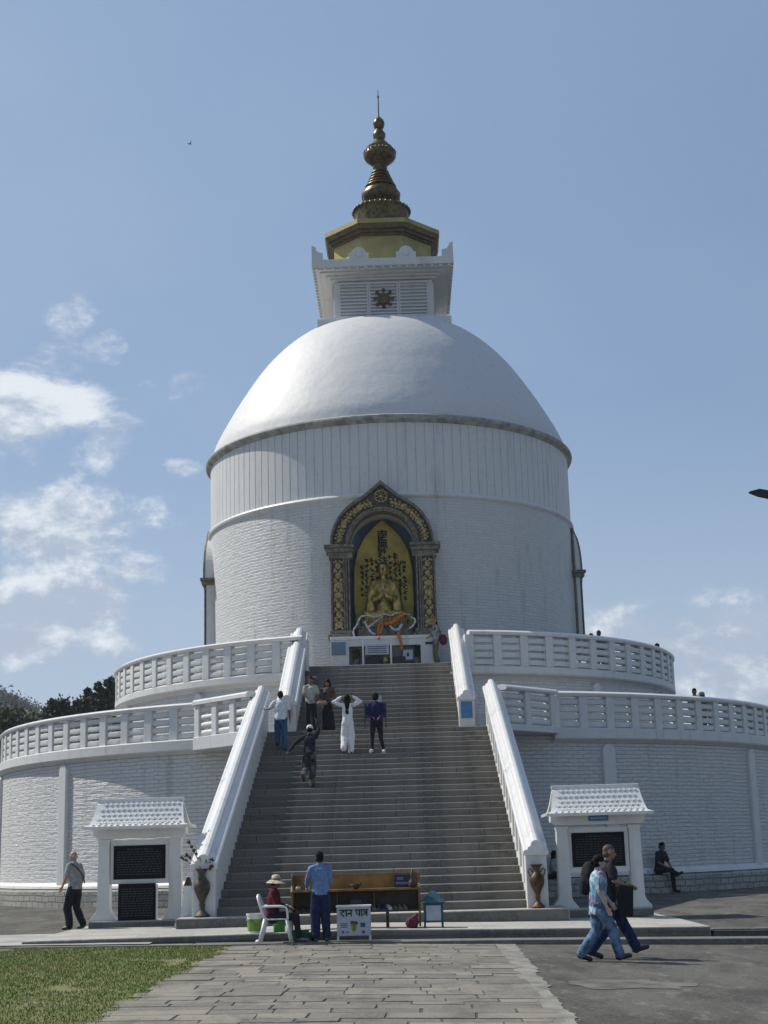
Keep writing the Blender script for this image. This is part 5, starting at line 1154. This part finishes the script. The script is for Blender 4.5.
# ------------------------------------------------------------------ people
def person(label, loc, rz, H=1.7, J=None, lean=0., hip=None, shirt=None, sleeves='short', pants=None, pant_w=1., shoes='black', skin='skin', hair='short', hairm=None, build=1., vox=.012, hat=None, skirt=None, face=True, shirtlen=0., turn=0., group=None):
    s_ = H / 1.70; J = J or {}
    hip0 = Vector((0, 0, .92)); hp = Vector(hip) if hip else hip0.copy()
    D = dict(shl=(-.168, 0, 1.378), shr=(.168, 0, 1.378), ell=(-.225, -.03, 1.13), elr=(.225, -.03, 1.13), wrl=(-.23, .05, .89), wrr=(.23, .05, .89), handl=None, handr=None, waist=(0, 0, 1.07), chest=(0, .005, 1.28), neck=(0, -.005, 1.45), head=(0, .02, 1.585),
             hl=(-.09, 0, .90), hr=(.09, 0, .90), knl=(-.10, .02, .49), knr=(.10, .02, .49), anl=(-.11, -.01, .09), anr=(.11, -.01, .09), tol=None, tor=None)
    D.update(J)
    RL = Matrix.Rotation(R(-lean), 3, 'X')
    def up(k): return hp + RL @ (Vector(D[k]) - hip0)
    P = {}
    for k in ('shl', 'shr', 'ell', 'elr', 'wrl', 'wrr', 'waist', 'chest', 'neck', 'head'): P[k] = up(k)
    for k in ('handl', 'handr'): P[k] = up(k) if D[k] else None
    for k in ('hl', 'hr'): P[k] = hp + (Vector(D[k]) - hip0)
    for k in ('knl', 'knr', 'anl', 'anr'): P[k] = Vector(D[k])
    P['tol'] = Vector(D['tol']) if D['tol'] else P['anl'] + Vector((-.015, .16, -.055)); P['tor'] = Vector(D['tor']) if D['tor'] else P['anr'] + Vector((.015, .16, -.055))
    side = (P['shr'] - P['shl']).normalized(); B = build
    HQ = Matrix.Rotation(R(turn), 3, 'Z') @ RL
    def hd(v): return P['head'] + HQ @ Vector(v)
    b = MB()
    b.cap(hp, P['waist'], .145 * B, .125 * B, .7, side); b.cap(P['waist'], P['chest'], .125 * B, .15 * B, .66, side); b.cap(P['chest'], (P['shl'] + P['shr']) / 2 - Vector((0, 0, .02)), .15 * B, .12 * B, .62, side)
    b.cap(P['shl'], P['shr'], .055, .055); b.cap((P['shl'] + P['shr']) / 2, P['head'] + HQ @ Vector((0, -.02, -.03)), .062, .052)
    b.ell(hd((0, -.005, .02)), (.076, .094, .098), 16, 12); b.ell(hd((0, .022, -.045)), (.056, .066, .062), 12, 10); b.cap(hd((0, .09, .0)), hd((0, .104, -.025)), .011, .016); b.cap(hd((-.022, .083, -.062)), hd((.022, .083, -.062)), .010, .010)
    for q in (-1, 1): b.ell(hd((q * .078, -.005, -.005)), (.012, .02, .032), 8, 6)
    for S, q in (('l', -1), ('r', 1)):
        sh, el, wr = P['sh' + S], P['el' + S], P['wr' + S]; b.cap(sh, el, .047 * B, .037); b.cap(el, wr, .037, .025)
        hdv = (P['hand' + S] - wr).normalized() if P['hand' + S] else (wr - el).normalized()
        pal = wr + hdv * .085; ws = Vector((0, 1, 0)); ws = ws - hdv * ws.dot(hdv); ws = ws.normalized() if ws.length > .2 else side
        b.cap(wr, pal, .028, .040, .42, ws); nn = hdv.cross(ws) * (-q)
        for f, L in enumerate((.062, .072, .068, .052)):
            r0 = pal + ws * (.030 - .02 * f); m1 = r0 + hdv * L * .55 + nn * -.004; m2 = m1 + hdv * L * .42 + nn * -.018; b.cap(r0, m1, .0095, .009, seg=8); b.cap(m1, m2, .009, .0075, seg=8)
        t0 = wr + hdv * .03 + ws * .024; b.cap(t0, t0 + hdv * .04 + ws * .028 - nn * .01, .012, .009, seg=8)
        h_, kn, an, to = P['h' + S], P['kn' + S], P['an' + S], P['to' + S]; b.cap(h_, kn, .078 * B, .052); b.cap(kn, an, .050, .034); b.cap(an - Vector((0, .0, .03)), to, .036, .034)
    b.v = [tuple(Vector(v) * s_) for v in b.v]
    body = remesh(b, 'person', M[skin], None, vox, 3); place(body, loc, rz); tag(body, label, 'person', group)
    def child(mb, name, m, v=vox, fold=.0, sm=4, fs=9.): mb.v = [tuple(Vector(x) * s_) for x in mb.v]; return remesh(mb, name, m, body, v, sm, fold, fs)
    if face:
        for q in (-1, 1): bb = MB().ell(hd((q * .03, .082, .012)), (.013, .008, .009), 8, 6); bb.v = [tuple(Vector(x) * s_) for x in bb.v]; bb.build('eye', M['eye'], body)
        bb = MB().cap(hd((-.02, .093, -.062)), hd((.02, .093, -.062)), .006, .006, seg=6); bb.v = [tuple(Vector(x) * s_) for x in bb.v]; bb.build('mouth', M['lips'], body)
    if shirt:
        c_ = MB(); lo = hp - Vector((0, 0, .03 + shirtlen)); c_.cap(lo, P['waist'], .168 * B, .152 * B, .76, side, e0=.12); c_.cap(P['waist'], P['chest'], .152 * B, .172 * B, .72, side); c_.cap(P['chest'], (P['shl'] + P['shr']) / 2 - Vector((0, 0, .03)), .172 * B, .13 * B, .66, side)
        c_.cap(P['shl'], P['shr'], .062, .062); [c_.cap(P['neck'] - Vector((0, 0, .03)), P[q_], .066, .058) for q_ in ('shl', 'shr')]; c_.cap((P['shl'] + P['shr']) / 2, P['neck'] + Vector((0, 0, .005)), .085, .060)
        for S in 'lr':
            sh, el, wr = P['sh' + S], P['el' + S], P['wr' + S]
            if sleeves == 'short': c_.cap(sh, sh.lerp(el, .78), .066 * B, .062, 1)
            elif sleeves == 'long': c_.cap(sh, el, .064 * B, .052); c_.cap(el, el.lerp(wr, .97), .052, .038)
            elif sleeves == 'none': c_.cap(sh, sh.lerp(el, .12), .06, .05)
        child(c_, 'shirt', shirt, fold=.016)
    if pants:
        c_ = MB(); c_.cap(hp + Vector((0, 0, .05)), hp - Vector((0, 0, .02)), .150 * B, .155 * B, .78, side)
        for S in 'lr':
            h_, kn, an = P['h' + S], P['kn' + S], P['an' + S]; c_.cap(h_, kn, .095 * B, .072 * pant_w); c_.cap(kn, kn.lerp(an, .97), .072 * pant_w, .062 * pant_w)
        child(c_, 'trousers', pants, fold=.018)
    if skirt:
        c_ = MB(); c_.cap(P['waist'] - Vector((0, 0, .04)), Vector((0, 0, .62)), .14, .19, .8, side); c_.cap(Vector((0, 0, .62)), Vector((0, 0, .12)), .19, .23, .8, side); child(c_, 'skirt', skirt, fold=.02, fs=6)
    for S in 'lr':
        an, to = P['an' + S], P['to' + S]; c_ = MB(); d = (to - an); d.z = d.z * .5; d = d.normalized(); c_.cap(an - Vector((0, 0, .035)) - d * .03, to - Vector((0, 0, .0)), .048, .042, .95); c_.cap(an + Vector((0, 0, .0)), an - Vector((0, 0, .04)), .046, .048)
        child(c_, 'shoe', M[shoes] if isinstance(shoes, str) else shoes, v=.01)
    hm = hairm or M['hair']
    if hair in ('short', 'long', 'cropped', 'rim', 'curly', 'bun'):
        c_ = MB()
        if hair == 'rim': c_.ell(hd((0, -.045, -.005)), (.080, .062, .055), 14, 10)
        else:
            k = {'cropped': -.004, 'short': .004, 'long': .010, 'curly': .022, 'bun': .006}[hair]; c_.ell(hd((0, -.014, .042)), (.080 + k, .096 + k, .088 + k), 14, 10); c_.ell(hd((0, -.04, -.02)), (.077 + k, .068 + k, .07), 14, 10)
        if hair == 'long': c_.cap(hd((0, -.07, .0)), hd((0, -.115, -.40)), .085, .055, .5, side); [c_.cap(hd((q * .07, -.02, .02)), hd((q * .085, -.03, -.26)), .035, .03) for q in (-1, 1)]; c_.ell(hd((0, -.03, .05)), (.095, .11, .10), 14, 10)
        if hair == 'bun': c_.ell(hd((0, -.12, .0)), (.045, .04, .04))
        child(c_, 'hair', hm, v=.010, fold=.006, fs=22, sm=2)
    if hat:
        if hat[0] == 'cap':
            c_ = MB(); c_.ell(hd((0, -.008, .052)), (.092, .108, .082), 14, 10); c_.cap(hd((0, .09, .045)), hd((0, .15, .035)), .06, .055, .18, side); child(c_, 'cap', hat[1], v=.009, sm=3)
        if hat[0] == 'sun':
            prf = [(.0, .16), (.05, .155), (.085, .13), (.10, .07), (.105, .045), (.15, .025), (.205, -.02), (.20, -.03), (.145, .012), (.10, .03), (.09, .07)]
            bb = MB(); bb.lathe(prf, 28, cap=False); bb.v = [tuple((hd(v)) * s_) for v in bb.v]; bb.build('sun_hat', hat[1], body, smooth=50)
            bb = MB(); bb.ring([(.101, .035), (.108, .035), (.104, .075), (.098, .075)], 28); bb.v = [tuple((hd(v)) * s_) for v in bb.v]; bb.build('hat_band', M['mould'], body)
    body['pose_done'] = 1; del body['pose_done']
    return body, (lambda k: P[k] * s_)
TR = 12.25 / 28; RS = 4.75 / 28
def on_stair(px, py, off=.24):
    best = None
    for i in range(28):
        Y = 31.3 + i * TR + off; z = .40 + (i + 1) * RS; p = at(px, py, Y=Y)
        if best is None or abs(p.z - z) < best[0]: best = (abs(p.z - z), p.x, Y, z, i)
    return best
# walking bald man on the left
yl = 28.9; p = at(76, 929, Y=27.7)
def atg(px, py, z): return at(px, py, z=z)
p = atg(74, 930, .16)
M['greyshirt'] = cloth('grey_tee', (.30, .30, .30)); M['blacktr'] = cloth('black_trousers', (.014, .014, .017))
body, P_ = person('bald old man in grey shirt and black trousers walking away at left', (p.x, p.y, .155), R(62), 1.66, dict(knl=(-.09, .12, .50), anl=(-.09, .05, .10), knr=(.09, .02, .48), anr=(.10, -.16, .12), tor=(.11, -.01, .04), ell=(-.25, .02, 1.15), wrl=(-.22, .17, .95), elr=(.23, -.06, 1.14), wrr=(.22, .03, .91)), 4, shirt=M['greyshirt'], pants=M['blacktr'], pant_w=1.25, skin='skin', hair='rim', hairm=M['hairgrey'], build=1.15, vox=.009)
b = MB(); b.tube(curve([(-.16, -.02, 1.44), (-.05, -.145, 1.30), (.10, -.16, 1.12), (.20, -.10, 1.0)]), .014, 6); b.v = [tuple(Vector(v) * .976) for v in b.v]; b.build('bag_strap', M['black'], body)
# seated person in red with sun hat
M['redcloth'] = cloth('dark_red_jacket', (.10, .010, .016)); M['darktr'] = cloth('dark_trousers', (.02, .02, .025)); M['straw'] = cloth('straw_hat', (.62, .50, .36), .3, 20)
body, P_ = person('seated person in dark red jacket and straw sun hat on the plastic chair', (CHX, 27.62, .06), R(-90), 1.50, dict(knl=(-.12, .42, .50), knr=(.12, .42, .50), anl=(-.12, .46, .09), anr=(.13, .50, .09), ell=(-.24, .06, 1.14), elr=(.24, .06, 1.14), wrl=(-.14, .30, 1.08), wrr=(.14, .30, 1.08)), 4, hip=(0, -.06, .55), shirt=M['redcloth'], sleeves='long', pants=M['darktr'], shoes='mould', skin='skindark', hair='short', hat=('sun', M['straw']), build=1.12, vox=.009, shirtlen=-.0)
# standing man in blue shirt
M['blueshirt'] = cloth('light_blue_shirt', (.15, .25, .46), .12); M['navytr'] = cloth('navy_trousers', (.02, .026, .085))
p = at(321, 938, Y=27.6)
person('man in light blue shirt and navy trousers standing at the wooden rack', (p.x, 27.62, .045), R(14), 1.61, dict(ell=(-.24, .07, 1.18), wrl=(-.21, .28, 1.05), elr=(.22, .04, 1.15), wrr=(.15, .25, 1.0)), 3, shirt=M['blueshirt'], sleeves='long', pants=M['navytr'], pant_w=1.35, skin='skindark', hair='short', vox=.009, build=1.05, shoes='mould')
# walking couple on the right
M['jeans'] = cloth('washed_blue_jeans', (.13, .22, .36), .3, 7)
def floral():
    m, n_, b_ = nt('floral_print'); tc = N(n_, 'ShaderNodeTexCoord').outputs['Object']
    v = N(n_, 'ShaderNodeTexVoronoi'); v.inputs['Scale'].default_value = 17; n_.links.new(tc, v.inputs['Vector'])
    cr = N(n_, 'ShaderNodeValToRGB'); e = cr.color_ramp; e.interpolation = 'CONSTANT'; e.elements[0].color = (.12, .27, .38, 1); e.elements[1].position = .35; e.elements[1].color = (.36, .44, .48, 1)
    for p_, c_ in ((.55, (.26, .12, .18, 1)), (.66, (.10, .24, .42, 1)), (.8, (.40, .46, .47, 1)), (.9, (.05, .12, .22, 1))): x = e.elements.new(p_); x.color = c_
    s_ = N(n_, 'ShaderNodeSeparateColor'); n_.links.new(v.outputs['Color'], s_.inputs[0]); n_.links.new(s_.outputs[0], cr.inputs[0]); n_.links.new(cr.outputs[0], b_.inputs['Base Color']); b_.inputs['Roughness'].default_value = .85; return m
M['floral'] = floral()
p = atg(601, 961, -.09)
body, P_ = person('woman in blue floral shirt and light jeans walking right across the road', (p.x, p.y, zr(p.x)), R(-84), 1.58, dict(knl=(-.07, -.02, .50), anl=(-.07, -.31, .13), tol=(-.07, -.16, .04), knr=(.08, .20, .52), anr=(.08, .30, .10), tor=(.09, .47, .09), ell=(-.22, .12, 1.13), wrl=(-.2, .26, .95), elr=(.22, -.02, 1.12), wrr=(.23, .10, .88)), 4, shirt=M['floral'], pants=M['jeans'], pant_w=1.3, skin='skinpale', hair='bun', build=1.2, vox=.008, shirtlen=.13)
p2 = atg(612, 957.5, -.09)
M['navyj'] = cloth('dark_navy_jeans', (.018, .03, .095)); M['darktee'] = cloth('dark_tee', (.03, .03, .035))
body, P_ = person('taller man with cropped hair and backpack walking right behind the woman', (p2.x, p2.y + .1, zr(p2.x)), R(-86), 1.74, dict(knl=(-.08, .22, .54), anl=(-.08, .42, .14), tol=(-.08, .59, .15), knr=(.08, -.02, .50), anr=(.08, -.32, .13), tor=(.08, -.17, .04), ell=(-.24, .05, 1.16), wrl=(-.18, .26, 1.10), elr=(.24, .05, 1.16), wrr=(.18, .28, 1.10)), 4, shirt=M['darktee'], pants=M['navyj'], pant_w=1.25, skin='skin', hair='cropped', hairm=M['hairbrown'], build=1.05, vox=.009)
mt = Matrix.Translation((p2.x, p2.y + .1, zr(p2.x))) @ Matrix.Rotation(R(-86), 4, 'Z')
def near(v): return mt @ Vector(v)
b = MB(); b.ell((0, -.27, 1.23), (.17, .14, .27), 14, 10); b.ell((0, -.36, 1.13), (.13, .09, .17)); bpk = remesh(b, 'backpack', cloth('black_backpack', (.015, .016, .022)), None, .012, 2, .012, 10); bpk.matrix_world = mt; tag(bpk, 'black backpack with blue edge worn by the taller walking man', 'backpack')
for q in (-1, 1):
    MB().tube(curve([(q * .11, -.16, 1.45), (q * .13, .0, 1.49), (q * .14, .13, 1.36), (q * .15, .10, 1.15), (q * .14, -.14, 1.05)]), .018, 6).build('shoulder_strap', M['navy'], bpk, smooth=True)
MB().tube(curve([(.168, -.18, 1.42), (.182, -.22, 1.25), (.17, -.2, 1.05)]), .014, 6).build('blue_trim', M['blue'], bpk)
b = MB(); b.frust(-.07, .07, -.10, .10, -.46, -.08, .08, -.13, .13, -.0); tb2 = b.build('tote_bag', cloth('black_tote', (.02, .02, .022)), None, bevel=.02); q = near((.20, .24, 1.10)); place(tb2, q, R(-86)); tag(tb2, 'large black tote bag hanging from the taller man\'s hand', 'tote bag')
MB().tube(curve([(0, -.08, -.03), (0, -.04, .05), (0, .04, .05), (0, .08, -.03)]), .012, 6).build('handle', M['black'], tb2)
b = MB(); b.ell((0, 0, 0), (.05, .06, .05)); o = place(b.build('lime_pouch', M['lime'], smooth=True), near((.20, .30, 1.12))); tag(o, 'yellow green cloth pouch sticking out of the black tote bag', 'pouch')
# climbers
M['whiteshirt'] = cloth('white_shirt', (.62, .64, .64), .06); M['jeans2'] = cloth('blue_jeans', (.045, .11, .22), .2); M['whitecl'] = cloth('white_outfit', (.72, .72, .73), .05)
M['camo'] = cloth('dark_patterned_trousers', (.035, .035, .04), .4, 8); M['camo'].node_tree.nodes['Mix'].inputs[6].default_value = (.12, .12, .13, 1); M['navyjk'] = cloth('navy_jacket', (.012, .016, .075)); M['creamsh'] = cloth('cream_shirt', (.42, .44, .38), .1); M['blouse'] = cloth('patterned_blouse', (.12, .08, .07), .4, 12); M['blackd'] = cloth('black_skirt', (.012, .012, .014))
e, X, Y, z, i = on_stair(281, 750)
body, P_ = person('man in white shirt and blue jeans climbing beside the left stair wall', (X, Y, z), R(4), 1.72, dict(knl=(-.09, .16, .52), anl=(-.10, .12, .26), tol=(-.11, .27, .205), ell=(-.30, .08, 1.22), wrl=(-.42, .26, 1.26), elr=(.25, -.03, 1.13), wrr=(.26, .05, .90)), 5, shirt=M['whiteshirt'], pants=M['jeans2'], pant_w=1.15, skin='skindark', hair='short', face=False, build=1.12)
e, X, Y, z, i = on_stair(310, 788)
person('climber in black top and white cap waving one raised arm', (X, Y, z), R(-6), 1.66, dict(knl=(-.12, -.02, .50), anl=(-.12, -.32, .34), tol=(-.12, -.26, .20), knr=(.07, .05, .49), anr=(.06, -.02, .09), ell=(-.38, -.02, 1.22), wrl=(-.56, .02, 1.02), elr=(.24, .06, 1.58), wrr=(.17, .10, 1.80)), 8, shirt=cloth('black_top', (.018, .020, .03)), sleeves='long', pants=M['camo'], pant_w=1.3, skin='skindark', hair='short', hat=('cap', M['whitecl']), face=False)
zl = 5.146
p = at(311, 728, Y=43.75); person('man in cream shirt and dark trousers standing on the landing', (p.x, 43.85, zl), R(-165), 1.70, dict(elr=(.22, .03, 1.15), wrr=(.08, .20, .98), ell=(-.22, .03, 1.15), wrl=(-.10, .20, .96)), 0, shirt=M['creamsh'], sleeves='short', pants=M['darktr'], skin='skindark', hair='short')
p = at(328, 729, Y=43.75); body, P_ = person('woman with long black hair in a long black skirt on the landing', (p.x, 43.9, zl), R(175), 1.60, dict(ell=(-.23, .02, 1.14), wrl=(-.15, .22, 1.02), elr=(.24, .02, 1.15), wrr=(.17, .22, 1.04)), 0, shirt=M['blouse'], sleeves='long', skirt=M['blackd'], skin='skindark', hair='long', build=1.05)
b = MB(); b.cap((-.10, 0, 0), (.10, 0, 0), .10, .10, .5); o = place(b.build('handbag', cloth('tan_handbag', (.30, .17, .12)), smooth=True), (p.x - .17, 43.62, zl + .88)); tag(o, 'tan handbag carried by the woman in the long black skirt', 'handbag')
e, X, Y, z, i = on_stair(350, 755)
person('woman all in white climbing with both hands on her head', (X - .05, Y, z), R(0), 1.66, dict(knl=(-.10, .06, .52), anl=(-.12, -.16, .17), tol=(-.13, -.02, .06), anr=(.09, -.02, .09), shl=(-.17, 0, 1.42), shr=(.17, 0, 1.42), ell=(-.40, .05, 1.52), elr=(.40, .05, 1.52), wrl=(-.17, .02, 1.66), wrr=(.17, .02, 1.66), handl=(-.06, .0, 1.70), handr=(.06, .0, 1.70)), 0, shirt=M['whitecl'], sleeves='long', pants=M['whitecl'], pant_w=1.45, skin='skin', hair='long', hat=('cap', M['whitecl']), face=False, build=.95, shoes='black', turn=0)
e, X, Y, z, i = on_stair(377, 755)
person('man in navy jacket and black trousers climbing with white shoes', (X, Y, z), R(6), 1.72, dict(knl=(-.11, .06, .50), anl=(-.15, -.05, .12), knr=(.12, .02, .49), anr=(.18, -.12, .09), ell=(-.26, -.05, 1.14), wrl=(-.12, -.16, .98), elr=(.26, -.05, 1.14), wrr=(.10, -.17, .98)), 10, shirt=M['navyjk'], sleeves='long', pants=M['blacktr'], pant_w=.85, skin='skindark', hair='curly', face=False, shoes='plastic', build=1.12)
p = at(436.5, 664, Y=50.95); person('visitor in pale patterned top standing beside the altar', (p.x, 50.95, 7.95), R(110), 1.66, dict(elr=(.2, .05, 1.16), wrr=(.1, .22, 1.05)), 0, shirt=cloth('pale_print_shirt', (.35, .36, .36), .4, 9), pants=cloth('khaki', (.16, .14, .10)), skin='skin', hair='short', hat=('cap', cloth('tan_cap', (.30, .20, .13))))
b = MB(); b.ell((0, 0, 0), (.15, .1, .2)); o = place(remesh(b, 'maroon_bag', M['magenta'], None, .012, 2, .01), (p.x + .27, 50.9, 8.85)); tag(o, 'dark maroon bag hanging behind the visitor at the altar', 'bag')
MB().tube(curve([(-.05, 0, .15), (-.15, 0, .45), (-.2, .0, .62)]), .012, 5).build('strap', M['magenta'], o)
# sitters on the ledge
def ledge_pt(px, r=15.78):
    lo, hi = 40.0, 60.0
    for k in range(200):
        Y = 40 + k * .1; p = at(px, 880, Y=Y)
        if (p.x - LX) ** 2 + (Y - CY) ** 2 < r * r: return p.x, Y, math.atan2(p.x - LX, -(Y - CY))
x, y, th = ledge_pt(660)
seat = dict(knl=(-.10, .40, .66), knr=(.10, .42, .68), anl=(-.08, .44, .12), anr=(-.02, .62, .56), tor=(-.03, .78, .60), ell=(-.24, .12, 1.14), elr=(.24, .12, 1.14), wrl=(-.14, .34, 1.0), wrr=(.06, .38, 1.02))
body, P_ = person('man in dark clothes sitting on the wall ledge, right of the shelter', (x, y, .10), th + R(180 + 12), 1.80, seat, 12, hip=(0, .0, .70), shirt=cloth('dark_shirt', (.018, .02, .035)), pants=M['darktr'], skin='skindark', hair='short', build=1.1)
b = MB(); b.ell((0, 0, 0), (.12, .08, .2)); o = place(remesh(b, 'blue_bag', cloth('pale_blue_bag', (.16, .27, .45)), None, .012, 2, .015), (x - .42, y - .38, .52)); tag(o, 'pale blue plastic bag hanging beside the sitting man in dark clothes', 'bag')
MB().tube(curve([(-.04, 0, .15), (0, 0, .3), (.04, 0, .15)]), .008, 5).build('bag_handle', M['blue'], o)
x, y, th = ledge_pt(552)
person('figure with long dark hair sitting cross-legged behind the right stair wall', (x, y, .10), th + R(180 + 50), 1.55, dict(knl=(-.30, .30, .80), knr=(.30, .30, .80), anl=(.10, .38, .72), anr=(-.10, .42, .74), tol=(.2, .42, .70), tor=(-.2, .46, .72), ell=(-.22, .1, 1.14), elr=(.22, .1, 1.14), wrl=(-.12, .3, 1.0), wrr=(.12, .3, 1.0)), 10, hip=(0, .0, .74), shirt=M['greyshirt'], sleeves='long', pants=M['blacktr'], skin='skindark', hair='long')
# visitors whose heads show above the railings
for (px, py, zf, lb, hc, rz_) in ((591, 633, Z2, 'visitor on the upper terrace, left one of the pair whose heads top the railing', M['hair'], 20), (598.5, 630, Z2, 'visitor on the upper terrace, right one of the pair whose heads top the railing', M['hairbrown'], -30), (657, 643, Z2, 'visitor alone at the right end of the upper terrace railing', M['hair'], 90), (694, 688, Z1, 'dark haired visitor on the lower terrace behind the railing', M['hair'], 180), (702, 691.5, Z1, 'visitor in pale cap on the lower terrace behind the railing', M['hair'], 100)):
    zf = 7.66 if zf == Z2 else zf; p = at(px, py, z=zf + 1.70); person(lb, (p.x, p.y, zf), R(rz_), 1.68, {}, 0, shirt=cloth('dark_visitor_top', (.05, .05, .06)), pants=M['darktr'], skin='skindark', hair='short', hairm=hc, hat=('cap', M['greyshirt']) if px == 702 else None, vox=.014, face=False)
